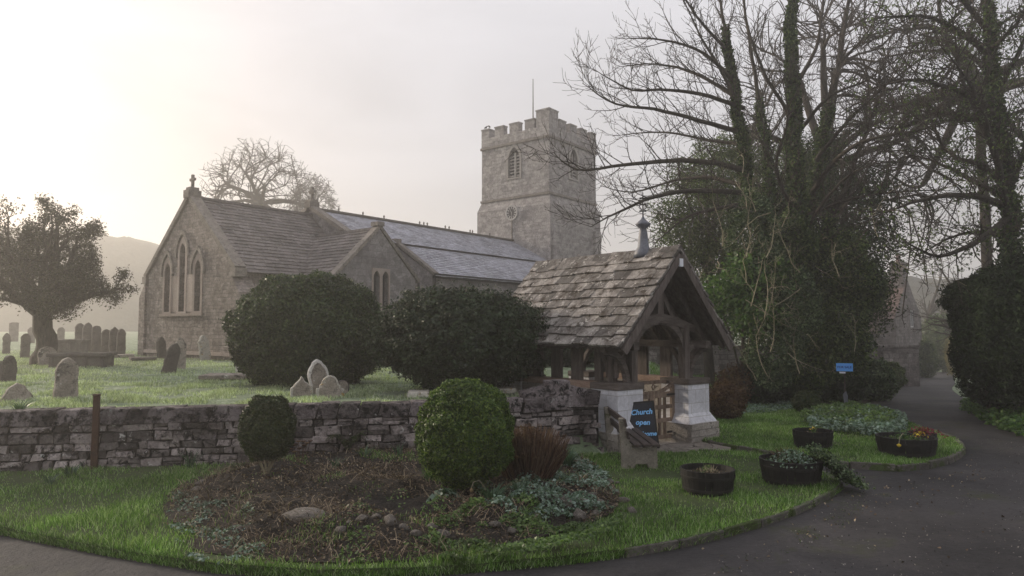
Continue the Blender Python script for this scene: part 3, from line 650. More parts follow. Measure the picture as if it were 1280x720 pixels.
for k in range(4):
    a = k*PI/2; m_ = Matrix.Rotation(a, 3, 'Z'); c = m_ @ Vector((hp-.19, 0, 0)); d = (.38, 2*hp-(.0 if k % 2 == 0 else .78), .62)
    if k % 2: d = (d[1], d[0], d[2])
    mb.box((TC+c.x, c.y, pz+.31), d)
    for y, w in ((-1.18,.72),(0.0,.72),(1.18,.72)):
        c = m_ @ Vector((hp-.19, y*1.0, 0)); d = (.37, w, .58)
        if k % 2: d = (d[1], d[0], d[2])
        mb.box((TC+c.x, c.y, pz+.62+.28), d); d2 = (d[0]+.06, d[1]+.06, .07); mb.box((TC+c.x, c.y, pz+1.2), d2)
for a, b in ((-1,-1),(1,-1),(1,1),(-1,1)):
    hh = 1.0 if (a, b) == (-1,-1) else .58; w = .95 if (a, b) == (-1,-1) else .62
    mb.box((TC+a*(hp-w/2), b*(hp-w/2), pz+.60+hh/2), (w-.004, w-.004, hh)); mb.box((TC+a*(hp-w/2), b*(hp-w/2), pz+.62+hh), (w+.06, w+.06, .08))
mb.build('battlement', M['tower'], tw)
mb = MB(); mb.box((TC, 0, pz-.02), (2*h3-.1, 2*h3-.1, .1)); mb.build('tower_roof', M['lead'], tw)
for a, b in ((-1,-1),(1,-1),(1,1)):
    mb = MB(); mb.box((TC+a*(h2-.55)+0, b*(h2+.16), (Z(6.6)-.4)/2), (.7, .42, Z(6.6)+.4)); mb.box((TC+a*(h2-.55), b*(h2+.07), Z(7.3)), (.68, .22, 1.8)); mb.build('tower_buttress', M['tower'], tw)
mb = MB(); c = (TX-.04, 0, Z(9.05))
pts = [(math.cos(2*PI*k/32), math.sin(2*PI*k/32)) for k in range(32)]
mb.slab([(.37*a, c[2]+.37*b) for a, b in pts], [], .05, lambda u, z, w: (TX-.05+w, -u, z)); cf = mb.build('clock_face', M['clockblack'] if 'clockblack' in M else M['void'], ch)
mb = MB(); ring(mb, [(.37*a, c[2]+.37*b) for a, b in pts], [(.47*a, c[2]+.47*b) for a, b in pts], -.09, .0, lambda u, z, w: (TX+w, -u, z))
for k in range(12):
    a = 2*PI*k/12; mb.slab([(math.sin(a)*r_+math.cos(a)*q_, c[2]+math.cos(a)*r_-math.sin(a)*q_) for r_, q_ in ((.22,-.028),(.36,-.04),(.36,.04),(.22,.028))], [], .02, lambda u, z, w: (TX-.07+w, -u, z))
mb.build('clock_ring', M['clockpale'], cf)
mb = MB()
for a, L in ((math.radians(175), .30), (math.radians(-28), .2)):
    mb.slab([(math.sin(a)*r_+math.cos(a)*q_, c[2]+math.cos(a)*r_-math.sin(a)*q_) for r_, q_ in ((-.06,-.02),(L,-.012),(L,.012),(-.06,.02))], [], .015, lambda u, z, w: (TX-.088+w, -u, z))
mb.build('clock_hand', M['clockpale'], cf)
mb = MB(); mb.box((TX-.03, 0, Z(8.0)), (.05, .05, 1.2)); mb.build('lightning_strip', M['coping'], tw)
mb = MB(); mb.slab([(TC+.1,Z(4.8)),(TC+.4,Z(4.8)),(TC+.4,Z(6.6)),(TC+.1,Z(6.6))], [], .06, lambda u, z, w: (u, -h2-.02+w, z)); sw = mb.build('slit_window', M['dressing'], ch)
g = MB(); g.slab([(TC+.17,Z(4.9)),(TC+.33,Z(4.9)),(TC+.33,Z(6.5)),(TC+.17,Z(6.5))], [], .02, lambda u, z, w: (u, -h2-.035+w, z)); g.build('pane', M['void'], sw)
mb = MB(); mb.tube([(TC-1.2,-.4,pz), (TC-1.2,-.4,pz+2.2), (TC-1.2,-.4,pz+4.2)], [.05,.04,.025], 6); mb.lathe([(0,-.03),(.05,0),(0,.05)], (TC-1.2,-.4,pz+4.25), 6); mb.build('flagpole', M['coping'], tw)
for i, dx in enumerate((.05, .32)):
    p = Vector((TX+.25, 2.35-dx, top+.1+1.25)); R_ = Matrix.Rotation(ch.rotation_euler.z, 3, 'Z'); p = R_ @ p+Vector(ch.location)
    mb = MB(); mb.tube([(-.13,0,.05),(-.06,0,.09),(.02,0,.13),(.06,0,.19),(.09,0,.2),(.14,0,.19)], [.012,.05,.06,.03,.032,.006], 7); mb.tube([(0,.02,.1),(0,.02,0)], .008, 4); mb.tube([(0,-.02,.1),(0,-.02,0)], .008, 4)
    o = mb.build('bird', M['jackdaw'], None, True); o.location = p; o.rotation_euler.z = i*2.2; tag(o, 'small black bird perched on the left corner merlon of the tower', 'bird', 'birds on the tower corner')
# ------------------------------------------------------------ lychgate, frame: X right, Y back
lg = empty('lychgate', LO, math.atan2(LX.y, LX.x), 'oak-framed lychgate with steep lichened stone slate roof and double gate', 'lychgate')
RZ, EX, EZ, RL = 3.46, 1.5, 1.79, 3.9
mb = MB(); SLp = math.hypot(EX, RZ-EZ)
for s in (1, -1):
    U = Vector((-s*EX, 0, RZ-EZ)).normalized(); nn = Vector((s*U.z, 0, abs(U.x)))
    slates(mb, (s*EX, 0, EZ), (0,1,0), U, nn, RL, SLp, .215, (.18,.46), .048, ragged=.035)
mb.build('slate_roof', M['lychslate'], lg, bevel=.006)
mb = MB(); y = 0
while y < RL: w = random.uniform(.35,.5); w = min(w, RL-y+.02); mb.add([(x, yy, z) for yy in (y+.005, y+w-.005) for x, z in ((-.17, RZ-.10), (0, RZ+.085+random.uniform(0,.02)), (.17, RZ-.10), (0, RZ-.02))], ((0,1,5,4),(1,2,6,5),(2,3,7,6),(3,0,4,7),(0,3,2,1),(4,5,6,7))); y += w
mb.build('ridge_stone', M['ridgewarm'] if 'ridgewarm' in M else M['lychslate'], lg)
mb = MB()
for s in (1, -1):
    U = Vector((-s*EX, 0, RZ-EZ)).normalized(); nn = Vector((s*U.z, 0, abs(U.x)))
    for q in range(11):
        y = .14+q*.36; a = Vector((s*(EX-.06), y, EZ+.0))-nn*.06; b = Vector((0, y, RZ-.02))-nn*.06; mb.beam(a, b, .07, .09, up=tuple(nn))
    a = Vector((s*EX, .03, EZ-.015)); b = Vector((0, .03, RZ-.015)); mb.add([tuple(p+nn*k+Vector((0,yy,0))) for p in (a, b) for yy in (0, RL-.06) for k in (-.012, .0)], ((0,1,3,2),(4,6,7,5),(0,4,5,1),(2,3,7,6),(1,5,7,3),(0,2,6,4)))
mb.build('rafter', M['oak'], lg)
for s in (1, -1):
    U = Vector((-s*EX, 0, RZ-EZ)).normalized(); nn = Vector((s*U.z, 0, abs(U.x)))
    for y in (.02, RL-.02): mb = MB(); mb.beam(Vector((s*(EX-.02), y, EZ-.06))-nn*.03, Vector((0, y, RZ-.10))-nn*.0, .045, .13, up=tuple(nn)); mb.build('barge_board', M['oak'], lg)
for y in (.52, RL-.55):
    mb = MB()   # cambered tie beam with arch braces
    top_ = [(-.98, 2.14), (-.45, 2.30), (0, 2.36), (.45, 2.30), (.98, 2.14)]; bot = [(.98, 2.0), (.45, 2.14), (0, 2.19), (-.45, 2.14), (-.98, 2.0)]
    mb.slab(top_[::-1]+bot[::-1], [], .14, lambda u, z, w: (u, y-.07+w, z)); mb.build('tie_beam', M['oakh'], lg)
    mb = MB(); mb.box((0, y, 2.62), (.15, .13, .55)); 
    for s in (1, -1): mb.beam((s*.35, y, 2.3), (s*.06, y, 2.75), .09, .09, up=(0,1,0))
    mb.build('king_post', M['oak'], lg)
    for s in (1, -1):
        mb = MB(); mb.box((s*.72, y, 1.62), (.15, .15, 1.06)); mb.build('post', M['oak'], lg, bevel=.008)
        mb = MB(); n = 8; pin, pout = [], []
        for k in range(n+1):
            t = k/n*PI/2; pin.append((s*(.645-.62*(1-math.cos(t))), 1.62+.54*math.sin(t))); pout.append((s*(.66-.5*(1-math.cos(t))*.9), 1.72+.5*math.sin(t)+.06*k/n))
        for k in range(n): mb.slab([pin[k], pin[k+1], pout[k+1], pout[k]], [], .09, lambda u, z, w: (u, y-.045+w, z))
        mb.build('arch_brace', M['oakh'], lg)
        mb = MB(); mb.box((s*1.09, y-.02, 1.76), (.72, .12, .11)); mb.build('sole_piece', M['oakh'], lg)
        mb = MB(); pts = []
        for k in range(8): t = k/7*PI/2; pts.append((s*(.85+.5*(1-math.cos(t))), y, 1.14+.56*math.sin(t)))
        for a, b in zip(pts, pts[1:]): mb.beam(a, b, .09, .10, up=(0,1,0))
        mb.build('bracket', M['oakh'], lg)
for s in (1, -1):
    mb = MB(); mb.box((s*.98, RL/2, 1.80), (.14, RL-.35, .13)); mb.build('wall_plate', M['oakh'], lg)
    mb = MB(); mb.box((s*1.02, RL/2+.1, 1.11), (.30, RL-1.2, .11)); mb.build('sill_beam', M['sill'], lg)
    ysid = (1.05, 1.6, 2.15, 2.7) if s < 0 else (1.15, 1.75, 2.35, 2.95)
    for y in ysid:
        mb = MB(); mb.box((s*.98, y, 1.45), (.07, .26 if y != 1.05 else .15, .6)); mb.build('side_post', M['oak'], lg)
    mb = MB()
    for sg in (1, -1):
        prev = None
        for k in range(7):
            t = k/6*PI/2; p = (s*.99, 1.05 if False else (.72+sg*(.07+.38*(1-math.cos(t)))), 1.25+.5*math.sin(t))
            if prev: mb.beam(prev, p, .08, .08, up=(1,0,0))
            prev = p
    mb.box((s*.99, .72, 1.45), (.12, .13, .6)); mb.build('side_brace', M['oak'], lg)
    mb = MB(); mb.box((s*1.0, RL/2+.25, .50), (.40, RL-1.2, 1.1)); mb.build('side_wall', M['rubble'], lg)
    for yy, dr in ((.36, 1), (RL-.36, -1)):   # pier: rubble foot, sloping plinth, ashlar shaft
        y0, y1 = (yy, yy+.62) if dr > 0 else (yy-.62, yy)
        mb = MB(); mb.add([(x, y, z) for z, e in ((-.1, .10), (.36, .10)) for x, y in ((s*.93-.31-e, y0-e), (s*.93+.31+e, y0-e), (s*.93+.31+e, y1), (s*.93-.31-e, y1))], ((0,3,2,1),(4,5,6,7),(0,1,5,4),(1,2,6,5),(2,3,7,6),(3,0,4,7)))
        zz = 0
        if dr > 0:
            for c_ in range(3):
                x = s*.93-.42
                while x < s*.93+.40:
                    w = min(random.uniform(.18,.34), s*.93+.42-x)
                    if w > .05: mb.box((x+w/2, y0-.11, .01+c_*.12+.06), (w-.012, .05, .108), j=.007)
                    x += w
                if True:
                    y = y0-.12
                    while y < y1-.05:
                        w = min(random.uniform(.18,.34), y1-y); mb.box((s*(.93+.42), y+w/2, .01+c_*.12+.06), (.05, w-.012, .108), j=.007); y += w
        mb.build('pier_base', M['rubble'], lg)
        mb = MB(); mb.add([(x, y, z) for z, e in ((.362, .10), (.54, .0)) for x, y in ((s*.93-.31-e, y0-e), (s*.93+.31+e, y0-e), (s*.93+.31+e, y1), (s*.93-.31-e, y1))], ((0,3,2,1),(4,5,6,7),(0,1,5,4),(1,2,6,5),(2,3,7,6),(3,0,4,7)))
        mb.box((s*.93, (y0+y1)/2, .80), (.62, y1-y0, .518)); mb.build('pier', M['limewash'], lg)
        mb = MB(); mb.box((s*.93, (y0+y1)/2, 1.115), (.66, y1-y0+.04, .11)); mb.build('pier_cap', M['oakh'], lg, bevel=.01)
mb = MB(); mb.box((0, RL/2, -.01), (1.7, RL-.5, .05)); mb.build('floor', M['rubble'], lg)
def gate(y, par):
    for s in (-1, 1):
        mb = MB(); W_ = .60; cx = s*.31
        for x in (s*.03, s*.585): mb.box((x, y, .50 if x*s < .1 else .56), (.075, .06, .92 if x*s < .1 else 1.02))
        for z in (.12, .42, .66, .88): mb.box((cx, y, z), (.50, .05, .07 if z < .8 else .10))
        for q in (-.125, 0.02, .14): 
            if q != .14: mb.box((cx+q+.03, y, .50), (.05, .04, .74))
        n = 8; up_, lo = [], []
        for k in range(n+1):
            t = k/n; x = s*(.02+.57*t); zc = .93+.15*(t**2.2); up_.append((x, zc+.02)); lo.append((x, zc-.03))
        for k in range(n): mb.slab([lo[k], lo[k+1], up_[k+1], up_[k]], [], .07, lambda u, z, w: (u, y-.035+w, z))
        g_ = mb.build('gate', M['gateoak'], par, bevel=.005)
        for z in (.88, .2): mb = MB(); mb.box((s*.5, y-.035, z), (.22, .012, .035)); mb.build('hinge', M['iron'], g_)
gate(.70, lg)
mb = MB(); mb.box((0, .86, 1.10), (1.26, .05, .06)); mb.tube([(.0,.66,.98),(.05,.65,1.04),(0,.66,1.09),(-.05,.65,1.04),(.0,.66,.98)], .012, 5); mb.build('gate_rail', M['gateoak'], lg)
mb = MB(); Y0 = .85
mb.lathe([(.19,-.10),(.17,0),(.105,.10),(.075,.38),(.06,.44),(.13,.50),(.145,.53),(.09,.57),(.04,.62),(.02,.66)], (0,Y0,RZ+.03), 16)
fn = mb.build('finial', M['lead'], lg, True)
mb = MB(); mb.tube([(0,Y0,RZ+.6),(0,Y0,RZ+1.15)], [.016,.01], 6)
for z, r in ((.80,.09),(.92,.15),(1.04,.08)):
    for a in (0, PI/2): mb.tube([(-r*math.cos(a),Y0-r*math.sin(a),RZ+z),(r*math.cos(a),Y0+r*math.sin(a),RZ+z)], .009, 5)
for a in range(4):
    t = a*PI/2; mb.tube([(.03*math.cos(t),Y0+.03*math.sin(t),RZ+.82),(.10*math.cos(t),Y0+.10*math.sin(t),RZ+.88),(.04*math.cos(t),Y0+.04*math.sin(t),RZ+.95)], .007, 4)
mb.build('iron_cross', M['iron'], fn)
mb = MB(); mb.box((0, -.0, RZ-.22), (.09, .03, .14)); mb.build('lamp_plate', M['white'], lg)
# semicircular step in front of the gate
mb = MB()
for r0, r1, n0 in ((0.0,.5,7),(.52,.82,9),(.84,1.12,12)):
    for k in range(n0):
        a0 = -PI*k/n0-.015; a1 = -PI*(k+1)/n0+.015; pts = [(r0*math.cos(a0), r0*math.sin(a0)), (r1*math.cos(a0), r1*math.sin(a0)), (r1*math.cos((a0+a1)/2), r1*math.sin((a0+a1)/2)), (r1*math.cos(a1), r1*math.sin(a1)), (r0*math.cos(a1), r0*math.sin(a1))]
        hh = .045+random.uniform(-.004,.004); mb.slab(pts if r0 > 0 else pts[:4], [], hh, lambda u, z, w: (u, .42+z, w))
o = mb.build('doorstep', M['rubblewarm'] if 'rubblewarm' in M else M['coping'], None); o.location = LO+Vector((0,0,.004)); o.rotation_euler.z = lg.rotation_euler.z
tag(o, 'semicircular paved stone step in front of the lychgate', 'step')
# ------------------------------------------------------------ gravestones
def stone_outline(kind, w, h):
    hw = w/2; p = [(-hw, -.15), (hw, -.15)]
    if kind == 'round':
        for k in range(11): a = PI*k/10; p.append((hw*math.cos(a), h-hw+hw*math.sin(a)))
    elif kind == 'pointed':
        p += [(hw, h-w*.75), (hw*.82, h-w*.42), (hw*.45, h-w*.14), (0, h), (-hw*.45, h-w*.14), (-hw*.82, h-w*.42), (-hw, h-w*.75)]
    elif kind == 'shoulder':
        p += [(hw, h-w*.45), (hw*.78, h-w*.45), (hw*.74, h-w*.32)]
        for k in range(9): a = PI*k/8; p.append((hw*.62*math.cos(a), h-w*.31+w*.31*math.sin(a)))
        p += [(-hw*.74, h-w*.32), (-hw*.78, h-w*.45), (-hw, h-w*.45)]
    elif kind == 'ogee':
        p += [(hw, h-w*.70), (hw*1.02, h-w*.55), (hw*.80, h-w*.46), (hw*.62, h-w*.34), (hw*.34, h-w*.24), (hw*.16, h-w*.10), (0, h), (-hw*.16, h-w*.10), (-hw*.34, h-w*.24), (-hw*.62, h-w*.34), (-hw*.80, h-w*.46), (-hw*1.02, h-w*.55), (-hw, h-w*.70)]
    elif kind == 'flat':
        p += [(hw, h-.03), (hw*.5, h), (-hw*.5, h), (-hw, h-.05)]
    q = []; sd = random.uniform(0, 99)      # weathered, slightly chipped outline
    for (a, b), (c, d) in zip(p, p[1:]+p[:1]):
        m = max(1, int(math.hypot(c-a, d-b)/.05))
        for k in range(m): x, z = a+(c-a)*k/m, b+(d-b)*k/m; q.append((x+.022*nz(x*9, z*9, sd)*(z > 0), z+.022*nz(x*9, z*9, sd+7)*(z > .1)))
    return q
def headstone(px, top, base, wpx, D, kind, mat, label, tilt=0, lean=0, yaw=None, th=.10, group=None, panel=False):
    b = at(px, base, D); t = at(px, top, D); w = wpx*D/F; h = t.z-b.z
    z = surf(b.x, b.y) if True else b.z
    h = max(t.z-z, .25); mb = MB(); ol = stone_outline(kind, w, h)
    mb.slab(ol, [], th, lambda u, zz, ww: (u, ww-th/2, zz))
    o = mb.build('headstone', M[mat], None, bevel=.012)
    if panel:
        m2 = MB(); m2.slab([(u*.78, .2+(zz-.2)*.86) for u, zz in ol], [], .012, lambda u, zz, ww: (u, -th/2-.008+ww, zz)); m2.build('inscription_panel', M['grave'], o)
    o.location = (b.x, b.y, z); o.rotation_euler = (lean, tilt, -math.atan2(b.x, b.y)+(yaw if yaw is not None else random.uniform(-.35, .35)))
    return tag(o, label, 'headstone', group)
HS = [
 (9,444,486,17,15.5,'shoulder','gravedark','dark narrow gravestone at the left edge behind the wall',.04,0,.5),
 (21,478,514,36,11.6,'pointed','grave','brown arched gravestone just over the wall at far left',-.05,0,.2),
 (81,446,514,25,11.9,'pointed','grave','tall pointed gravestone with whitish face behind the wall left of the rusty post',.03,0,.25),
 (31,417,438,10,26,'round','gravedark','small round-topped gravestone left of the old tree trunk',.03,0,.3),
 (8,416,432,8,30,'pointed','gravedark','tiny pointed gravestone in the mist at the left edge',0,0,.3),
 (59,433,462,20,21,'round','grave','squat rough headstone at the foot of the old tree trunk',-.04,0,.3),
 (99,404,432,10,32,'round','gravedark','left gravestone of the tight row of three in the mist',0,0,.35),
 (109,403,433,12,31.5,'pointed','gravedark','pointed middle gravestone of the tight row of three in the mist',0,0,.35),
 (120,407,433,10,31,'round','gravedark','right gravestone of the tight row of three in the mist',0,0,.35),
 (132,412,441,11,29,'round','gravedark','leftmost dark gravestone in the cluster beside the church gable',0,0,.4),
 (142,408,443,11,28.6,'ogee','gravedark','tallest ogee-topped gravestone in the cluster beside the church gable',0,0,.4),
 (151,411,445,10,28.2,'shoulder','gravedark','shouldered gravestone nearest the church corner',0,0,.4),
 (202,421,452,12,25.6,'shoulder','gravedark','dark gravestone leaning on the chancel wall at left',.0,-.1,.75),
 (257,419,456,15,24.0,'shoulder','gravelight','pale grey headstone standing against the chancel wall',-.12,-.08,.75),
 (210,428,478,16,18.2,'pointed','gravedark','dark leaning gravestone tilted to the right before the chancel',.24,0,.35),
 (223,423,473,15,19.6,'shoulder','grave','grey upright gravestone right behind the leaning one',.03,0,.3),
 (299,449,479,9,18.0,'shoulder','gravelight','narrow pale gravestone at the left foot of the clipped yew',0,0,.9),
 (377,470,508,26,12.4,'ogee','gravelight','ornate ogee-headed gravestone spotted with orange lichen behind the wall',-.03,0,.1),
 (400,448,508,24,12.8,'pointed','grave2','tall pale pointed gravestone tilted in front of the clipped yew',-.12,0,.25),
 (412,470,508,34,12.2,'shoulder','gravelight','broad arched gravestone with orange lichen behind the wall',.02,0,.1),
 (427,478,508,16,12.9,'round','gravedark','dark round gravestone peeping out right of the broad arched one',.03,0,.3),
 (17,403,418,10,52,'flat','gravedark','faint square-topped monument far off in the mist',0,0,.2),
 (39,409,422,8,48,'round','gravedark','faint little gravestone far off just left of the tree trunk',0,0,.2),
 (76,409,421,8,48,'round','gravedark','faint little gravestone far off just right of the tree trunk',0,0,.2),
]
M['grave2'] = patchy('white_headstone', (.34,.33,.32), (.48,.46,.44), 2, 35, .9, .6, .01, spots=(.14,.12,.10), spot_scale=4, spot_lo=.60)
for h_ in HS: headstone(*h_[:8], h_[8], h_[9], h_[10], panel=h_[4] < 13.5)
def tomb(px, top, base, wpx, D, dep, label, mat='grave', ledger=False, rz=.2):
    b = at(px, base, D); w = wpx*D/F; z = surf(b.x, D); h = max(at(px, top, D).z-z, .12)
    e = empty('chest_tomb' if not ledger else 'ledger_slab', (b.x, D, z), rz, label, 'tomb')
    m1 = MB(); m1.box((0,0,h-.05), (w, dep, .10), j=.01); m1.build('slab', M[mat], e, bevel=.02)
    m1 = MB(); m1.box((0,0,(h-.1)/2-.05), (w*.9, dep*.86, h+.0)); 
    if not ledger:
        for x in (-.46,-.15,.15,.46): m1.box((x*w*.92, -dep*.43, (h-.1)/2), (.1, .05, h-.12))
    m1.build('chest', M['gravedark'], e)
    return e
tomb(103, 441, 462, 66, 20.5, 1.0, 'low chest tomb with dark overhanging slab beside the old tree', 'gravedark')
tomb(84, 424, 433, 44, 30, .9, 'distant flat chest tomb right of the tree trunk', 'gravedark')
tomb(284, 476, 489, 56, 16.2, .8, 'low grey ledger slab in the grass left of the clipped yew', 'grave', True, .1)
tomb(178, 448, 459, 28, 24.0, .7, 'small low kerbed grave at the chancel corner', 'gravedark', True, .6)
tomb(148, 447, 456, 34, 26.5, .9, 'reddish low grave kerb beyond the chest tomb', 'grave', True, .5)
tomb(628, 486, 502, 30, 13.0, .7, 'pale stone block showing between the holly and the topiary ball', 'gravelight', True, .1)
tomb(523, 496, 506, 26, 12.2, .5, 'cream ledger stone just over the wall under the holly', 'gravelight', True, .1)
# ------------------------------------------------------------ bench, board, sign
bn = empty('bench', (1.85, 10.02, surf(1.86, 10.02)+.0), math.radians(1), 'park bench of dark slats on mossy concrete ends, on the grass before the lychgate', 'bench')
prof = [(-.26,0),(-.10,0),(-.06,.09),(.10,.09),(.14,0),(.26,0),(.25,.36),(-.13,.34),(-.22,.80),(-.30,.80),(-.27,.36)]
for y in (.04, 1.45):
    mb = MB(); mb.slab(prof, [], .085, lambda u, z, w: (u, y+w, z-.02)); mb.build('concrete_support', M['concrete'], bn, bevel=.012)
for k in range(3):
    mb = MB(); mb.box((-.05+k*.135, .77, .375), (.105, 1.68, .035), j=.002); mb.build('seat_slat', M['slat'], bn, bevel=.006)
for k in range(2):
    mb = MB(); mb.box((-.185-k*.035, .77, .53+k*.19), (.032, 1.66, .12), ry=-.19); mb.build('back_slat', M['slat'], bn, bevel=.006)
bp = at(804, 560, 11.55); bn.scale = (1, 1, .93); ab = empty('chalkboard', (bp.x+.05, bp.y, .10), -.05, 'dark leaning pavement board with blue chalk lettering at the lychgate', 'sign')
ab.rotation_euler = (math.radians(-12), math.radians(-5), math.radians(-4))
mb = MB(); mb.box((0,0,.38), (.40,.025,.74)); mb.build('board', M['board'], ab, bevel=.004)
mb = MB()
for a, b, w, h in ((-.205,.38,.03,.78),(.205,.38,.03,.78),(0,.765,.44,.03),(0,.01,.44,.03)): mb.box((a,0,b), (w,.034,h))
mb.build('frame', M['black'], ab)
mb = MB()
for x in (-.19,.19): mb.beam((x,.03,.74), (x,.26,.02), .03, .03)
mb.beam((-.19,.2,.25), (.19,.2,.25), .025, .025); mb.build('back_leg', M['black'], ab)
def text(name, s, size, mat, par, loc, rot=(PI/2,0,0), shear=0, ex=.002, off=0):
    c = bpy.data.curves.new(name, 'FONT'); c.body = s; c.size = size; c.align_x = 'CENTER'; c.align_y = 'CENTER'; c.extrude = ex; c.shear = shear; c.offset = off; c.resolution_u = 3
    o = bpy.data.objects.new(name, c); COL.objects.link(o); c.materials.append(mat); bpy.context.view_layer.update(); me = bpy.data.meshes.new_from_object(o.evaluated_get(bpy.context.evaluated_depsgraph_get())); bpy.data.objects.remove(o); o = bpy.data.objects.new(name, me); COL.objects.link(o)
    o.parent = par; o.location = loc; o.rotation_euler = rot; return o
text('lettering', 'Church', .118, M['chalk'], ab, (-.01,-.0165,.60), (PI/2,0,.0), .25, off=.0035)
text('lettering', 'open', .118, M['chalk'], ab, (-.01,-.0165,.43), (PI/2,.08,0), .25, off=.0035)
text('lettering', 'Welcome', .098, M['chalk'], ab, (.0,-.0165,.24), (PI/2,.04,0), .25, off=.0035)
p_ = at(1057, 512, 17.4); fs = empty('for_sale_sign', (p_.x, 17.4, surf(p_.x, 17.4)), -.4, 'blue for sale board on a thin post in front of the dark ivy', 'sign')
zt = at(1057, 459, 17.4).z-fs.location.z
mb = MB(); mb.box((-.0,.02,zt/2), (.03,.03,zt+.18)); mb.build('post', M['slat'], fs)
mb = MB(); mb.box((0,-.02,zt), (.38,.015,.20)); bd = mb.build('board', M['bluesign'], fs)
text('lettering', 'FOR SALE', .076, M['navy'], bd, (0,-.03,zt), ex=.001, off=.002)
mb = MB(); mb.box((-.05,-.02,zt-.135), (.14,.012,.04)); mb.build('under_strip', M['white'], fs)
mb = MB(); mb.slab([(-.03,.2),(.05,.17),(.06,.38),(.02,.5),(-.05,.42)], [], .012, lambda u, z, w: (u, -.03+w, z)); mb.build('notice', M['frostmetal'] if 'frostmetal' in M else M['lead'], fs)
# ------------------------------------------------------------ half barrels
def barrel(px, rim, base, wpx, label, plant, Dadj=0):
    z0 = surf(*gp(px, base-6, .08)[:2]); g = gp(px, base, z0); r = wpx/2*g.y/F*1.02; y = g.y+r*.93; r = wpx/2*y/F; x = (px-640)/F*y
    z0 = surf(x, y)-.01; h = max(at(px, rim, y).z-z0, .3)
    e = empty('barrel_planter', (x, y, z0), random.uniform(0, 6), label, 'planter', 'dark half barrel planters on the lawns')
    mb = MB(); n = 26; prof = [(r*.86,0),(r*.92,h*.3),(r*.97,h*.65),(r*1.0,h),(r*.93,h),(r*.91,h-.08)]
    base_ = []
    for k in range(n):
        a0 = 2*PI*k/n+.008; a1 = 2*PI*(k+1)/n-.008; vs = []
        off = random.uniform(-.003,.004)
        for rr, zz in prof:
            for a in (a0, a1): vs.append((math.cos(a)*(rr+off), math.sin(a)*(rr+off), zz+(random.uniform(-.004,.004) if zz == h else 0)))
        mb.add(vs, [(2*i, 2*i+1, 2*i+3, 2*i+2) for i in range(len(prof)-1)]+[(0,1,11,10)])
    mb.build('staves', M['tarred'], e)
    mb = MB()
    for f0 in (.22, .72):
        rr = r*(.86+.14*f0)+.006; mb.lathe([(rr+.002, h*f0-.016),(rr+.005, h*f0-.014),(rr+.008, h*f0+.014),(rr+.006, h*f0+.016)], n=40)
    mb.f = [f for f in mb.f if len(f) == 4]; mb.r = mb.r[:len(mb.f)]
    mb.build('hoop', M['iron'], e)
    mb = MB(); mb.lathe([(r*.5,h-.20),(r*.92,h-.12),(r*.90,h-.07),(r*.5,h-.055),(.02,h-.06)], n=24); mb.build('compost', M['soil'], e)
    plant(e, r, h); return e
def tuft(par, name, mat, n, c, rad, hgt, w=.008, lean=.5, droop=.4, segs=3):
    """strappy leaves rising from a clump"""
    V, Fc = [], []
    for i in range(n):
        a = random.uniform(0, 2*PI); r0 = rad*math.sqrt(random.random())*.5; h = hgt*random.uniform(.6, 1.1); ln = random.uniform(.1, lean); w_ = w*random.uniform(.7, 1.2)
        p = Vector((c[0]+r0*math.cos(a), c[1]+r0*math.sin(a), c[2])); side = Vector((-math.sin(a+.6), math.cos(a+.6), 0)); b = len(V)
        for k in range(segs+1):
            t = k/segs; q = p+Vector((math.cos(a)*ln*h*t*t*(1+droop*t), math.sin(a)*ln*h*t*t*(1+droop*t), h*(t-droop*.45*t**3))); ww = w_*(1-.75*t*t)
            V += [q-side*ww, q+side*ww]
        Fc += [(b+2*k, b+2*k+1, b+2*k+3, b+2*k+2) for k in range(segs)]
    return np_mesh(name, np.array([tuple(v) for v in V]), np.array(Fc), M[mat], par, np.repeat(RNG.random(n), segs))
def leafpile(par, name, mat, n, c, rad, hgt, size, aspect=.6):
    P = RNG.normal(0, .45, (n, 2)); P = P/np.maximum(1, np.linalg.norm(P, axis=1, keepdims=True)); rr = np.linalg.norm(P, axis=1)
    z = hgt*(1-rr**2)*RNG.uniform(.3, 1.05, n); C = np.column_stack([c[0]+P[:,0]*rad, c[1]+P[:,1]*rad, c[2]+z]); N = np.column_stack([P[:,0]*.8, P[:,1]*.8, np.full(n, .8)])
    return leaves(name, C, N, size, M[mat], par, aspect)
def twiggy(par, name, mat, n, c, rad, hgt, r=.004):
    mb = MB()
    for i in range(n):
        a = random.uniform(0, 2*PI); q = rad*math.sqrt(random.random()); p = Vector((c[0]+q*.6*math.cos(a), c[1]+q*.6*math.sin(a), c[2])); pts = [p]
        d = Vector((math.cos(a)*q/rad*.5, math.sin(a)*q/rad*.5, 1))
        for k in range(4): d += Vector((random.gauss(0,.18), random.gauss(0,.18), random.gauss(0,.1))); pts.append(pts[-1]+d.normalized()*hgt/4*random.uniform(.7, 1.1))
        mb.tube(pts, [r*(1-.18*k) for k in range(5)], 3, False)
    return mb.build(name, M[mat], par)
def pl1(e, r, h):
    twiggy(e, 'plant', 'paletwig', 26, (-.0,.02,h-.07), .14, .12, .004); leafpile(e, 'foliage', 'greenleaf', 60, (-.03,.05,h-.07), .14, .09, .035); leafpile(e, 'dead_leaf', 'debris', 120, (.0,0,h-.06), r*.8, .03, .03)
def pl2(e, r, h):
    twiggy(e, 'plant', 'redstem', 110, (-.05,-.02,h-.06), .24, .2, .005); leafpile(e, 'foliage', 'frostleaf', 600, (.12,0,h-.04), r*.8, .17, .035); leafpile(e, 'greenery', 'greenleaf', 300, (-.05,.0,h-.06), r*.95, .08, .03)
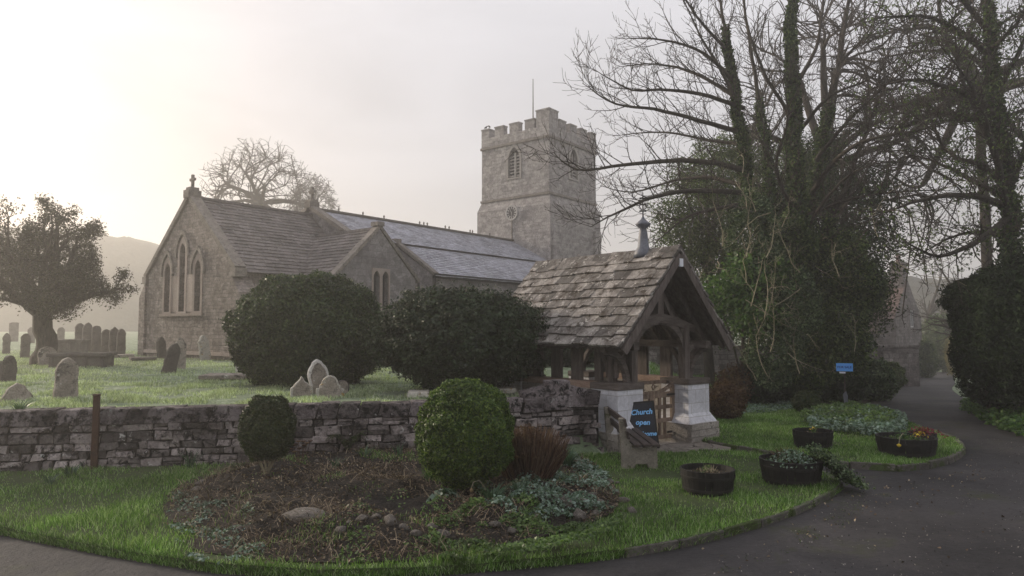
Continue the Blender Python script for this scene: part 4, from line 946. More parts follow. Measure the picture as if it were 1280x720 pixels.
def pl3(e, r, h): tuft(e, 'plant', 'greenleaf', 26, (0,0,h-.06), .1, .12, .008); leafpile(e, 'flower', 'yellow', 14, (.02,0,h), .08, .08, .03); leafpile(e, 'dead_leaf', 'debris', 60, (0,0,h-.06), r*.8, .03, .03)
def pl4(e, r, h): leafpile(e, 'foliage', 'greenleaf', 260, (0,0,h-.07), r*.9, .09, .04); leafpile(e, 'flower', 'yellow', 26, (-.2,-.1,h-.0), .12, .07, .04); tuft(e, 'plant', 'daff', 14, (.05,-.05,h-.06), .15, .22, .007)
def pl5(e, r, h): leafpile(e, 'foliage', 'brownleaf', 180, (0,0,h-.06), r*.85, .12, .04); leafpile(e, 'flower', 'red', 170, (0,-.05,h-.04), .32, .14, .04)
barrel(881, 587, 622, 66, 'round dark half barrel nearest the bench, almost bare but for a few sprigs', pl1)
b2 = barrel(984, 573, 610, 74, 'wide half barrel at the lawn corner overflowing with twiggy plants and trailing ivy', pl2)
barrel(1012, 539, 563, 47, 'half barrel with a tuft of yellow flowers in the middle of the back lawn', pl3)
b4 = barrel(1127, 548, 574, 68, 'wider half barrel in front of the pair at the lawn tip with a yellow flower', pl4)
barrel(1147, 544, 565, 32, 'narrower half barrel with red flowers behind the wider one at the lawn tip', pl5)
# trailing ivy over the corner of barrel 2
p2 = b2.location; C = []
for i in range(2600):
    t = random.random(); a = random.gauss(0, .3); x = p2.x+.28+.5*t+random.gauss(0,.05); y = p2.y-.1+a*.45-.1*t; z = p2.z+.42*(1-t)**1.3+abs(random.gauss(0, .05)); C.append((x, y, max(z, surf(x, y)+.01) if i % 9 == 0 else max(z, .06)))
iv = leaves('trailing_ivy', C, np.tile([.6,-.5,.7], (len(C),1)), .035, M['ivy'], None, .8); tag(iv, 'ivy trailing from the corner barrel down onto the kerb', 'plant')
mb = MB(); bx_, by_ = b4.location.x-.28, b4.location.y-.30
mb.tube([(bx_+.10,by_+.05,.42),(bx_+.05,by_-.03,.46),(bx_-.02,by_-.06,.40),(bx_-.04,by_-.07,.30)], .006, 5); st_ = mb.build('drooping_flower', M['paletwig'], None); tag(st_, 'pale flower head drooping over the rim of the wider barrel', 'flower')
mb = MB(); mb.lathe([(0,-.03),(.03,-.01),(.035,.01),(.0,.03)], (bx_-.04,by_-.07,.28), 8); mb.build('flower_head', M['yellow'], st_, True)
# ------------------------------------------------------------ cottage by the lane
hx, hy = 27.9, 48.4; hs = empty('stone_cottage', (hx, hy, -1.75), 0, 'misty grey stone cottage with brick-red roof and tall chimney beside the lane', 'house')
d = Vector((at(1155,470,50).x-hx, 0, 0)); hs.rotation_euler.z = math.radians(45)
# frame: X right along the gable face, Y back; gable faces the camera-right, long side to the left
HW, HL, HE, HA = 3.0, 9.0, 4.6, 7.2
mb = MB(); wn = [[(.35,3.9),(1.25,3.9),(1.25,5.1),(.35,5.1)]]
def prismY(mb, poly, y0, y1):
    n = len(poly); mb.add([(x, y0, z) for x, z in poly]+[(x, y1, z) for x, z in poly], [tuple(range(n)), tuple(range(2*n-1, n-1, -1))]+[(i, (i+1) % n, (i+1) % n+n, i+n) for i in range(n)])
mb.slab([(-HW+.0,-.5),(HW,-.5),(HW,HE),(0,HA),(-HW,HE)], wn, .3, lambda u, z, w: (u, w, z)); prismY(mb, [(-HW,-.5),(HW,-.5),(HW,HE),(0,HA),(-HW,HE)], .3, HL)
mb.box((-HW-2.2, 4.0, 1.6), (4.4, 5, 4.2)); mb.build('wall', M['house'], hs)
mb = MB()
for s in (1, -1):
    U = Vector((-s*HW, 0, HA-HE)).normalized(); nn = Vector((s*U.z, 0, abs(U.x))); slates(mb, Vector((s*HW,.05,HE))-U*.25, (0,1,0), U, nn, HL, math.hypot(HW, HA-HE)+.25, .3, (.2,.3), .03)
prismY(mb, [(-HW-4.6,3.6),(-HW+.3,3.6),(-HW+.3,5.3)], 1.3, 6.7); mb.build('roof', M['tileroof'], hs)
mb = MB(); mb.box((-.2,.5,7.3), (1.0,.8,2.2)); mb.box((-.2,.5,8.4), (1.15,.95,.16)); mb.build('chimney', M['house'], hs)
mb = MB(); mb.lathe([(.16,8.45),(.14,8.8),(.17,9.1),(.12,9.1)], (-.2,.5,0), 10); mb.build('chimney_pot', M['tileroof'], hs)
def window(par, x, z, w, h, y, mapf=None):
    fr = MB(); f = mapf or (lambda u, zz, ww: (u, y+ww, zz))
    for a, b, c_, d_ in ((x-w/2,z,x-w/2+.07,z+h),(x+w/2-.07,z,x+w/2,z+h),(x-.03,z,x+.03,z+h),(x-w/2,z,x+w/2,z+.07),(x-w/2,z+h-.07,x+w/2,z+h)): fr.slab([(a,b),(c_,b),(c_,d_),(a,d_)], [], .05, f)
    o = fr.build('window', M['frame'], par); g = MB(); g.slab([(x-w/2+.03,z+.03),(x+w/2-.03,z+.03),(x+w/2-.03,z+h-.03),(x-w/2+.03,z+h-.03)], [], .01, lambda u, zz, ww: f(u, zz, ww+.055)); g.build('pane', M['glass'], o)
window(hs, .8, 3.9, .9, 1.2, .06)
window(hs, -4.5, 1.9, 1.0, 1.1, 1.44)
mb = MB(); mb.box((0,0,.5), (3.0,.3,1.2)); mb.box((0,0,1.13), (3.1,.4,.1)); o = mb.build('garden_wall', M['gravedark'], None); o.location = (21.6, 39.5, float(zr(39.5))-.05); o.rotation_euler.z = .6; tag(o, 'low dark garden wall in front of the stone cottage', 'wall')
# far yard wall with buttresses seen right of the lychgate
mb = MB(); mb.box((0,0,.75), (16,.4,2.1)); mb.box((0,0,1.84), (16.1,.5,.1))
for x in (-5,-2.2,.6,3.4,6.2): mb.add([(x+a, b, z) for z, e in ((-.2,.6),(1.6,.25)) for a, b in ((-.22,-.2-e),(.22,-.2-e),(.22,-.1),(-.22,-.1))], ((0,3,2,1),(4,5,6,7),(0,1,5,4),(1,2,6,5),(2,3,7,6),(3,0,4,7)))
o = mb.build('boundary_wall', M['house'], None); pb = at(930, 440, 31); o.location = (pb.x+.5, 31, ground_h(pb.x, 31)+.0); o.rotation_euler.z = .15; tag(o, 'grey buttressed stone wall at the back of the churchyard beyond the lychgate', 'wall')
# ------------------------------------------------------------ plants
def bush(name, label, cat, c, R, size, n, mat, aspect=.55, lump=.18, freq=2.2, shell=.10, seed=0, core=.86, flat=.0, parent=None, group=None, spread=.8, parts=True, dome=0):
    c = Vector(c); D = norm(RNG.normal(0, 1, (n, 3))); D[:,2] = np.where(D[:,2] < -flat-.0, D[:,2]*.9, D[:,2])
    def rad(v): 
        q = Vector(v)*freq+Vector((seed*3.1, 0, seed)); return 1+lump*noise.noise(q)+lump*.5*noise.noise(q*2.3)+(.02+lump*.35)*noise.noise(q*6)
    rr = np.array([rad(v) for v in D]); k = 1-np.abs(RNG.normal(0, shell, n)); Dd = D.copy()
    if dome: q_ = D[:,2] < 0; l_ = np.linalg.norm(D[q_,:2], axis=1, keepdims=True); Dd[q_,:2] = D[q_,:2]/np.maximum(l_, .05)*l_**(1-dome)
    P = Dd*(rr*k)[:, None]*np.array(R)[None, :]
    N = norm(D/np.array(R)[None, :])
    root = empty(name, tuple(c), 0, label, cat, group) if parent is None else parent
    off = np.array([0, 0, 0]) if parent is None else np.array(c)
    leaves('foliage', P+off, N, size, M[mat], root, aspect, spread)
    # inner thicket: a second, sparser set of bigger leaves and crossing twigs
    m2 = n//3; D2 = norm(RNG.normal(0, 1, (m2, 3))); P2 = D2*(RNG.uniform(.6, core, m2))[:, None]*np.array(R)[None, :]
    leaves('inner_leaf', P2+off, D2, size*2.2, M[mat], root, .8, .6)
    mb = MB()
    for i in range(14):
        d2 = norm(RNG.normal(0, 1, (1, 3)))[0]; d2[2] = abs(d2[2])*.8-.1
        a = Vector(off.tolist())+Vector((0,0,-R[2]*.9)); b = Vector(off.tolist())+Vector((d2*np.array(R)*.8).tolist()); mb.tube([a, a.lerp(b, .5)+Vector((0,0,.1*R[2])), b], [max(.02, R[0]*.03), R[0]*.018, .004], 5, False)
    mb.build('stem', M['twig'], root)
    return root
def on(px, base, D): p = at(px, base, D); return Vector((p.x, D, surf(p.x, D)))
def span(x0, x1, top, D): return ((x1-x0)/2*D/F, at((x0+x1)/2, top, D))
# clipped yew by the vestry
D = 14.9; r, t = span(287, 482, 341, D); g = on(383, 488, D); hgt = t.z-g.z
bush('clipped_yew', 'big rounded clipped yew in front of the vestry', 'bush', (g.x, D, g.z+hgt*.44), (r*.97, r*.8, hgt*.58), .07, 75000, 'yew', .4, .14, 2.4, .065, 1, dome=.15)
# holly behind the wall
D = 13.2; r, t = span(464, 684, 366, D); g = on(574, 505, D); hgt = t.z-g.z
hb = bush('holly_bush', 'dark glossy spreading holly bush behind the wall beside the lychgate roof', 'bush', (g.x+.04, D, g.z+hgt*.50), (r*.93, r*.8, hgt*.50), .07, 42000, 'holly', .55, .30, 3.0, .10, 2)
C = []
for i in range(420):   # shoots standing out of the outline
    d2 = norm(RNG.normal(0, 1, (1,3)))[0]; d2[2] = d2[2]*.9+.1; p = d2*np.array((r*.95, r*.78, hgt*.48)); L = random.uniform(.1, .3)
    for k in range(26): C.append(p+d2*L*random.random()*np.array((1,1,1))+RNG.normal(0, .035, 3))
leaves('shoot_leaf', C, np.array(C), .055, M['holly'], hb, .5)
# topiary ball in the bed
D = 8.15; r, t = span(520, 643, 476, D); g = on(581, 606, D); hgt = t.z-g.z
bush('topiary_ball', 'bright green clipped topiary ball in the flower bed', 'bush', (g.x, D, g.z+hgt*.50), (r*.96, r*.92, hgt*.51), .032, 60000, 'box', .5, .13, 2.4, .06, 3, dome=.08)
# small upright bush against the wall
D = 8.75; r, t = span(298, 367, 496, D); g = on(333, 592, D); hgt = t.z-g.z
sb = bush('upright_bush', 'small dark upright bush with bare stems against the stone wall', 'bush', (g.x, D, g.z+hgt*.60), (r*.95, r*.8, hgt*.42), .032, 26000, 'boxdark', .5, .16, 2.6, .08, 4, dome=.3)
mb = MB()
for i in range(9): a = i*.7; mb.tube([(0,0,-hgt*.60),(math.cos(a)*r*.25,math.sin(a)*r*.2,-hgt*.42),(math.cos(a)*r*.5,math.sin(a)*r*.4,-hgt*.1)], [.012,.009,.005], 5, False)
mb.build('bare_stem', M['paletwig'], sb)
# red dead-stemmed clump
D = 8.7; g = on(660, 600, D)
rs = empty('red_stemmed_clump', tuple(g), 0, 'dense clump of dead reddish stems beside the topiary ball', 'plant')
V, Fc = [], []
for i in range(1500):
    a = random.uniform(0, 2*PI); q = math.sqrt(random.random()); x, y = .30*q*math.cos(a), .25*q*math.sin(a); L = random.uniform(.35, .66)*(1-.25*q*q); ln = .22*q; b = len(V)
    s_ = Vector((random.gauss(0,1), random.gauss(0,1), 0)).normalized()*.0045
    for k in range(4): t_ = k/3; p = Vector((x+math.cos(a)*ln*t_+random.gauss(0,.012), y+math.sin(a)*ln*t_+random.gauss(0,.012), L*t_)); V += [p-s_, p+s_]
    Fc += [(b+2*k, b+2*k+1, b+2*k+3, b+2*k+2) for k in range(3)]
np_mesh('stems', np.array([tuple(v) for v in V]), np.array(Fc), M['redstem'], rs, np.repeat(RNG.random(1500), 3))
leafpile(rs, 'dry_foliage', 'brownleaf', 700, (0,0,.30), .38, .32, .03)
# scatter helpers on the bed / lawns
def scatter(poly, n):
    A = np.array([(p[0], p[1]) for p in poly]); lo, hi = A.min(0), A.max(0); out = []
    P = RNG.uniform(lo, hi, (int(n*3)+50, 2)); P = P[pip(P, A)]; return P[:n]
def grass(name, P, Z_, hgt, w, mat, lean=.5, kind='stuff', rndbias=None):
    n = len(P); a = RNG.uniform(0, 2*PI, n); h = hgt*RNG.uniform(.5, 1.25, n)*(rndbias if rndbias is not None else 1); l = RNG.uniform(.1, lean, n)*h; b = RNG.uniform(0, PI, n)
    base = np.column_stack([P, Z_-.006]); sd_ = np.column_stack([np.cos(b), np.sin(b), np.zeros(n)])*(w*RNG.uniform(.7, 1.3, n))[:, None]
    mid = base+np.column_stack([np.cos(a)*l*.35, np.sin(a)*l*.35, h*.6]); tip = base+np.column_stack([np.cos(a)*l, np.sin(a)*l, h])
    V = np.stack([base-sd_, base+sd_, mid+sd_*.7, tip, mid-sd_*.7], 1).reshape(-1, 3); i = np.arange(n)*5
    Fc = np.concatenate([np.stack([i, i+1, i+2, i+4], 1), np.stack([i+4, i+2, i+3, i+3], 1)])
    # quads + triangles kept as two constant-size arrays would cost a loop; use two triangles + one
    Fc = np.concatenate([np.stack([i, i+1, i+2], 1), np.stack([i, i+2, i+4], 1), np.stack([i+4, i+2, i+3], 1)])
    rv = RNG.random(n); return tag(np_mesh(name, V, Fc, M[mat], None, np.concatenate([rv, rv, rv])), kind=kind)
P = scatter(front_l, 175000); P = P[~pip(P, [(c.x, c.y) for c in [Vector((p[0], p[1])) for p in bed]])]
P = P[P[:,0] > -9.5]; ed_ = scatter(bed, 9000); ed_ = ed_[edge_dist(ed_[:,0], ed_[:,1]) < np.abs(RNG.normal(0, .22, len(ed_)))]; ex_ = scatter(bed, 30000); nx_ = np.array([noise.noise(Vector((p[0]*1.9, p[1]*1.9, 31))) for p in ex_]); ex_ = ex_[nx_ > .22+RNG.normal(0,.05,len(nx_))]; P = np.concatenate([P, ed_, ex_]); onbed = pip(P, bedA)
nv = np.array([noise.noise(Vector((p[0]*1.3, p[1]*1.3, 0))) for p in P]); keep = RNG.random(len(P)) < .62+nv*1.0; P, nv, onbed = P[keep], nv[keep], onbed[keep]
dw = yb(P[:,0])-P[:,1]
zb_ = lawn_h(P[:,0], P[:,1]); zb_[onbed] = bed_h(P[onbed,0], P[onbed,1])-.01
grass('lawn_grass', P, zb_+.005, .045, .0035, 'grass', .9, rndbias=(1+nv*1.1)*np.where(P[:,1] < 7.4, 1.35, 1.0))
P = scatter(back, 95000); nv = np.array([noise.noise(Vector((p[0]*1.1, p[1]*1.1, 4))) for p in P]); keep = RNG.random(len(P)) < .7+nv*.8; P, nv = P[keep], nv[keep]
grass('lawn_grass', P, back_h(P[:,0], P[:,1])+.005, .05, .0045, 'grass', .9, rndbias=1+nv*.9)
# churchyard grass: tufty frosted blades
pts = []
for k in range(3):
    y0, y1, n = ((9.6, 15, 60000), (15, 23, 50000), (23, 34, 40000))[k]
    y = RNG.uniform(y0, y1, n); x = RNG.uniform(-.80, .05, n)*y; q = y > yb(x)+.5; pts.append(np.column_stack([x[q], y[q]]))
P = np.concatenate(pts); nv = np.array([noise.noise(Vector((p[0]*1.6, p[1]*1.6, 9))) for p in P]); keep = RNG.random(len(P)) < .5+nv*1.3; P, nv = P[keep], nv[keep]
grass('churchyard_grass', P, ground_h(P[:,0], P[:,1]), .06, .007, 'yardgrass', 1.0, rndbias=1+nv)
# grass and weeds on the slope right of the lychgate
y = RNG.uniform(14, 30, 26000); x = y*RNG.uniform(.2, .42, 26000); q = (y > yb(x)+.2) | (x > 3.9); P = np.column_stack([x[q], y[q]])
P = P[~pip(P, [(p[0], p[1]) for p in back])]; grass('rough_grass', P, np.array([float(v) for v in np.maximum(ground_h(P[:,0], P[:,1]), 0)]), .12, .008, 'grass', 1.0)
B_ = np.array(front_l); seg = []
for a, b in zip(B_, np.roll(B_, -1, 0)):
    L = np.linalg.norm(b-a)
    if a[1] < 9.2 and b[1] < 9.2 and a[0] > -12: seg.append(a+(b-a)*RNG.random((int(L*900), 1)))
seg = np.concatenate(seg); c_ = np.array([0, 8.3]); out_ = seg-c_; out_ /= np.linalg.norm(out_, axis=1, keepdims=True); q_ = RNG.random(len(seg)); seg = seg+out_*(q_[:,None]*.05-.02)
grass('verge_grass', seg, .075*(1-q_)+.0, .055, .0035, 'grass', 1.4)
# bed: dead leaves, twigs, straw
P = scatter(bed, 24000); P = P+RNG.normal(0, .10, P.shape)*(RNG.random((len(P),1)) < .3); nv = np.array([noise.noise(Vector((p[0]*1.5, p[1]*1.5, 7))) for p in P]); P = P[RNG.random(len(P)) < .5+nv*1.6]
C = np.column_stack([P, bed_h(P[:,0], P[:,1])+RNG.uniform(0, .035, len(P))]); tag(leaves('dead_leaves', C, np.tile([0,0,1.], (len(C),1)), .032, M['debris'], None, .5, .7), kind='stuff')
P = scatter(bed, 11000); P = P+RNG.normal(0, .12, P.shape)*(RNG.random((len(P),1)) < .3); P = P[P[:,0] < 1.2]; nv = np.array([noise.noise(Vector((p[0]*1.2, p[1]*1.2, 17))) for p in P]); P = P[RNG.random(len(P)) < .35+nv*2]
z = bed_h(P[:,0], P[:,1]); a = RNG.uniform(0, 2*PI, len(P)); L = RNG.uniform(.06, .22, len(P)); dr = np.column_stack([np.cos(a)*L, np.sin(a)*L, RNG.uniform(-.01, .10, len(P))]); b0 = np.column_stack([P, z+.008]); sdv = np.column_stack([-np.sin(a), np.cos(a), np.zeros(len(P))])*.003
up_ = np.array([0,0,.004]); V = np.stack([b0-sdv, b0+sdv, b0+dr*.5+sdv+[0,0,.02], b0+dr*.5-sdv+[0,0,.02], b0+dr+sdv*.5, b0+dr-sdv*.5], 1).reshape(-1,3); i = np.arange(len(P))*6
tag(np_mesh('dead_stems', V, np.concatenate([np.stack([i,i+1,i+2,i+3],1), np.stack([i+3,i+2,i+4,i+5],1)]), M['debris'], None, np.tile(RNG.random(len(P)), 2)), kind='stuff')
def cover(name, region_px, n, size, mat, hgt, aspect=.7, thr=-.1, z0=.0, seed=0, zf=bed_h):
    poly = [gp(x, y, .15) for x, y in region_px]; P = scatter(smooth_poly(poly, 3), n); nv = np.array([noise.noise(Vector((p[0]*3.2, p[1]*3.2, seed))) for p in P]); q = nv > thr+RNG.normal(0, .06, len(P)); P, nv = P[q], nv[q]
    z = zf(P[:,0], P[:,1])+z0+hgt*np.clip((nv-thr)*2.2, 0, 1)*RNG.uniform(.3, 1, len(P)); C = np.column_stack([P, z])
    return tag(leaves(name, C, np.tile([0,-.3,1.], (len(C),1)), size, M[mat], None, aspect, .55), kind='stuff')
cover('frosted_ground_cover', [(600,605),(650,580),(700,566),(745,582),(770,605),(765,630),(710,645),(640,650),(600,635)], 9000, .042, 'frostleaf', .11, thr=-.12, seed=1)
cover('green_ground_cover', [(540,650),(620,630),(700,640),(770,640),(770,668),(700,690),(560,695)], 9000, .036, 'greenleaf', .08, thr=-.02, seed=2)
cover('green_ground_cover', [(215,618),(300,630),(330,690),(230,690)], 2600, .036, 'frostleaf', .06, thr=.05, seed=3)
cover('sprouting_ground_cover', [(380,640),(560,620),(600,680),(420,692)], 3500, .03, 'greenleaf', .05, thr=.12, seed=5)
cover('creeping_ground_cover', [(1008,530),(1030,514),(1075,508),(1125,520),(1132,536),(1090,542),(1040,536)], 9000, .06, 'frostleaf', .22, thr=-.5, seed=6, zf=lambda x, y: zr(y)+.08)
cover('creeping_ground_cover', [(1000,524),(1030,511),(1060,506),(1110,518),(1120,532),(1070,536)], 7000, .06, 'greenleaf', .26, thr=-.5, seed=7, zf=lambda x, y: zr(y)+.08)
cover('ivy_ground_cover', [(1200,500),(1225,496),(1290,520),(1290,545),(1215,512)], 5000, .09, 'laurel', .35, thr=-.3, seed=8, zf=lambda x, y: zr(y)+.0)
cover('low_leafy_cover', [(900,505),(960,495),(1000,498),(990,506),(920,512)], 3500, .05, 'frostleaf', .12, thr=-.2, seed=9, zf=lambda x, y: zr(y)+.08)
cover('fallen_leaves', [(1050,600),(1120,590),(1200,575),(1215,560),(1230,590),(1130,612),(1060,640),(960,682),(930,680)], 420, .03, 'debris', .0, thr=-.3, seed=14, zf=lambda x, y: zr(y)+.008)
cover('fallen_leaves', [(880,560),(1280,560),(1280,700),(900,700)], 130, .035, 'debris', .0, thr=-.6, seed=4, zf=lambda x, y: zr(y)+.008)
cover('road_grit', [(700,720),(860,690),(1050,612),(1010,585),(960,575),(1090,592),(1215,572),(1215,540),(1280,545),(1400,620),(1400,720)], 2600, .015, 'grit', .0, thr=-.25, seed=15, zf=lambda x, y: zr(y)+.007)
cover('kerbside_moss', [(1050,600),(1085,605),(1060,640),(960,680),(900,690),(1040,625)], 2600, .014, 'boxdark', .012, thr=.0, seed=12, zf=lambda x, y: zr(y)+.006)
# clumps of strappy leaves: daffodils coming up
for px, py, n, h_, s_, lab in ((22,584,46,.22,.009,'tuft of strappy leaves at the foot of the wall at far left'),(62,610,30,.17,.008,'low tuft of daffodil leaves in the grass left of the iron post'),(88,600,34,.18,.008,'second tuft of daffodil leaves just below the iron post'),(238,590,26,.30,.007,'tall thin green shoots rising by the wall between post and upright bush'),
    (455,590,22,.20,.007,'small green spears near the centre of the wall foot'),(498,585,16,.24,.008,'upright green spears at the wall foot left of the topiary ball'),(537,612,18,.20,.008,'green spears at the left foot of the topiary ball'),(615,640,90,.26,.009,'full clump of daffodil leaves with a pale bud in front of the topiary ball'),(650,630,34,.22,.009,'smaller daffodil clump right of the full clump'),(711,590,60,.26,.010,'dense blue-green daffodil clump near the bench end of the bed'),(420,600,24,.16,.007,'short pale shoots beside the dried flower heads')):
    g = gp(px, py, .12); z = surf(g.x, g.y); e = empty('daffodil_clump', (g.x, g.y, z), 0, lab, 'plant', 'daffodil clumps coming up in the bed and grass'); tuft(e, 'leaves', 'daff', n, (0,0,0), .12, h_, s_, .7)
    if px == 615:
        mb = MB(); mb.tube([(-.05,0,0),(-.08,-.02,.2),(-.14,-.03,.27),(-.20,-.03,.25),(-.22,-.03,.19)], .004, 4); s2 = mb.build('flower_stalk', M['paletwig'], e); mb = MB(); mb.lathe([(0,-.03),(.018,-.02),(.022,.0),(.0,.025)], (-.22,-.03,.17), 7); mb.build('bud', M['debriscream'] if 'debriscream' in M else M['deadgrass'], s2, True)
# dried flat flower heads
g = gp(375, 592, .12); e = empty('dried_flower_clump', (g.x, g.y, surf(g.x, g.y)), 0, 'dried brown flat-headed flowers standing beside the upright bush', 'plant')
for i, (dx, h_) in enumerate(((-.14,.15),(-.10,.20),(-.05,.22),(-.02,.26),(.03,.25),(.06,.21),(.10,.24),(.13,.26),(.0,.17),(-.08,.12))):
    mb = MB(); y_ = random.uniform(-.05,.05); mb.tube([(dx*.5,y_,0),(dx*.8,y_,h_*.6),(dx,y_,h_)], .004, 4); mb.build('stalk', M['redstem'], e); mb = MB(); mb.lathe([(.005,-.012),(.034,.002),(.036,.010),(.0,.016)], (dx,y_,h_), 9, .12); mb.build('flower_head', M['brown_head'] if 'brown_head' in M else M['brownleaf'], e)
# fern arching by the wall
g = gp(432, 582, .12); e = empty('fern', (g.x, g.y+.1, surf(g.x, g.y)), 0, 'dark arching fern at the foot of the wall', 'fern')
V, Nn_ = [], []
for i in range(16):
    a = i*2*PI/16+random.uniform(-.2,.2); L = random.uniform(.25,.38)
    for k in range(34):
        t = k/33; r_ = L*t; z = .25*math.sin(t*2.3)*L/.35; w_ = .05*(1-t)*math.sin(min(1, t*5)*PI/2)
        for s in (1,-1): V.append((math.cos(a)*r_-math.sin(a)*w_*s, math.sin(a)*r_+math.cos(a)*w_*s, z)); Nn_.append((0,0,1))
leaves('frond', V, Nn_, .035, M['boxdark'], e, .35, .3)
# leafy rosette in the bed
for px, py, n, s_, h_, mat, lab in ((557,634,110,.075,.12,'frostleaf','broad-leaved grey-green rosette on the soil below the topiary ball'),(703,575,160,.07,.14,'laurel','pale green primrose-like clump at the top of the bed near the bench'),(845,604,40,.06,.05,'frostleaf','tiny plant in the lawn')):
    if px == 845: continue
    g = gp(px, py, .12); e = empty('leafy_plant', (g.x, g.y, surf(g.x, g.y)), 0, lab, 'plant'); leafpile(e, 'leaves', mat, n, (0,0,0), .20, h_, s_)
# stones lying in the bed
proto = None
random.seed(21)
SL = [(436,668),(452,664),(470,660),(488,668),(505,672),(424,674),(540,668),(520,676),(748,598),(758,606),(770,612),(738,622),(750,628),(728,632),(762,600),(735,590),(705,636),(722,640),(780,622),(790,634),(396,592),(618,662),(300,668),(246,622),(252,614),(555,672),(640,664),(318,598),(345,603),(600,650),(772,600),(744,640)]
for i, (px, py) in enumerate(SL):
    g = gp(px, py, .12); big = {718:0}.get(px, 0); r = random.uniform(.025, .06)
    if px in (724, 705, 728): r = .075
    if proto is None or i < 4:
        bm = bmesh.new(); bmesh.ops.create_icosphere(bm, subdivisions=3, radius=1); sd = random.random()*50
        for v in bm.verts: v.co *= 1+.35*noise.noise(v.co*1.1+Vector((sd,0,0)))+.1*noise.noise(v.co*3+Vector((sd,0,0)))
        me = bpy.data.meshes.new('stone'); bm.to_mesh(me); bm.free(); me.polygons.foreach_set('use_smooth', [True]*len(me.polygons)); me.materials.append(M['pebble'])
        if proto is None: protos = []
        protos.append(me); proto = me
    o = bpy.data.objects.new('edging_stone', random.choice(protos)); COL.objects.link(o); o.scale = (r*1.3, r, r*.7); o.rotation_euler = (random.uniform(-.3,.3), random.uniform(-.3,.3), random.uniform(0,6)); o.location = (g.x, g.y, surf(g.x, g.y)+r*.3)
    tag(o, 'small rough stone lying loose on the soil of the flower bed', 'stone', 'loose stones in the flower bed')
g = gp(366, 656, .2); mb = MB()
o = bpy.data.objects.new('boulder', protos[1]); COL.objects.link(o); o.scale = (.22,.14,.09); o.location = (gp(382,655,.15).x, gp(382,655,.15).y, .2); tag(o, 'mossy half-buried rock in the brown soil left of centre', 'stone')
o = bpy.data.objects.new('boulder', protos[2]); COL.objects.link(o); o.scale = (.085,.07,.06); g = gp(724,641,.15); o.location = (g.x, g.y, surf(g.x,g.y)+.03); o.rotation_euler.z = 2; tag(o, 'palest rounded stone among the frosted leaves of the bed', 'stone')
# ------------------------------------------------------------ trees
class Tree:
    def __init__(s): s.mb = MB(); s.tips = []; s.tw = MB()
    def limb(s, pts, r0, r1, n=6):
        pts = [Vector(p) for p in pts]; fine = []
        for i in range(len(pts)-1):
            p0, p1, p2, p3 = pts[max(i-1,0)], pts[i], pts[i+1], pts[min(i+2,len(pts)-1)]
            for k in range(4): t = k/4; fine.append(.5*((2*p1)+(p2-p0)*t+(2*p0-5*p1+4*p2-p3)*t*t+(3*p1-p0-3*p2+p3)*t**3))
        fine.append(pts[-1]); m = len(fine); j = r0*.25
        fine = [p+Vector((random.uniform(-j,j), random.uniform(-j,j), random.uniform(-j,j)*.5)) if 0 < i < m-1 else p for i, p in enumerate(fine)]
        rad = [r0+(r1-r0)*i/(m-1) for i in range(m)]; s.mb.tube(fine, rad, n, False); return fine, rad
    def grow(s, p, d, L, r, lev, up=.0, wander=.18, nch=(6,5,3), ratio=.5, ang=.8, side=None, keep=None, minr=.004):
        nseg = 5 if lev > 0 else 4; pts = [Vector(p)]; d = Vector(d).normalized(); dirs = [d]
        for k in range(nseg):
            d = (d+Vector((random.gauss(0,wander), random.gauss(0,wander), random.gauss(0,wander)+up*(.5+k/nseg)))).normalized(); pts.append(pts[-1]+d*L/nseg); dirs.append(d)
        rad = [max(r*(1-.8*k/nseg), minr*.6) for k in range(nseg+1)]
        (s.mb if r > .02 else s.tw).tube(pts, rad, 6 if r > .05 else (4 if r > .015 else 3), False)
        s.tips.append((pts[-1], dirs[-1]))
        if lev <= 0: return
        n = nch[min(len(nch)-1, lev-1)]; s.kids(pts, rad, L, lev, n, up, wander, nch, ratio, ang, minr)
    def kids(s, pts, rad, L, lev, n, up, wander, nch, ratio, ang, minr, t0=.18, bias=None, taper=.45):
        m = len(pts)-1
        for i in range(n):
            t = t0+(1-t0)*(i+random.random())/n; f = min(t*m, m-1e-4); k = int(f); p = pts[k].lerp(pts[k+1], f-k); tg = (pts[k+1]-pts[k]).normalized()
            q = Vector((random.gauss(0,1), random.gauss(0,1), random.gauss(0,1))); 
            if bias is not None: q += bias
            q = (q-tg*q.dot(tg)).normalized(); a = ang*random.uniform(.7, 1.25); d = tg*math.cos(a)+q*math.sin(a)
            s.grow(p, d, L*ratio*(1-taper*t)*random.uniform(.7, 1.25), max(rad[k]*.55, minr), lev-1, up, wander, nch, ratio, ang, minr=minr)
    def build(s, root, bark, twig, loc=None):
        inv = Vector(root.location)
        for mb in (s.mb, s.tw): mb.v = [(v[0]-inv.x, v[1]-inv.y, v[2]-inv.z) for v in mb.v]
        s.mb.build('trunk', M[bark], root, True); 
        if s.tw.v: s.tw.build('twigs', M[twig], root, True)
def cloud(root, name, mat, pts, n_each, sig, size, aspect=.5, flat=1.0, spread=1.0):
    P = np.repeat(np.array([tuple(p) for p in pts]), n_each, axis=0); P = P+RNG.normal(0, sig, P.shape)*np.array([1,1,flat]); P = P-np.array(root.location)
    N = RNG.normal(0, 1, P.shape)+[0,-.3,.6]; return leaves(name, P, N, size, M[mat], root, aspect, spread)
def A(*l): return [at(x, y, d) for x, y, d in l]
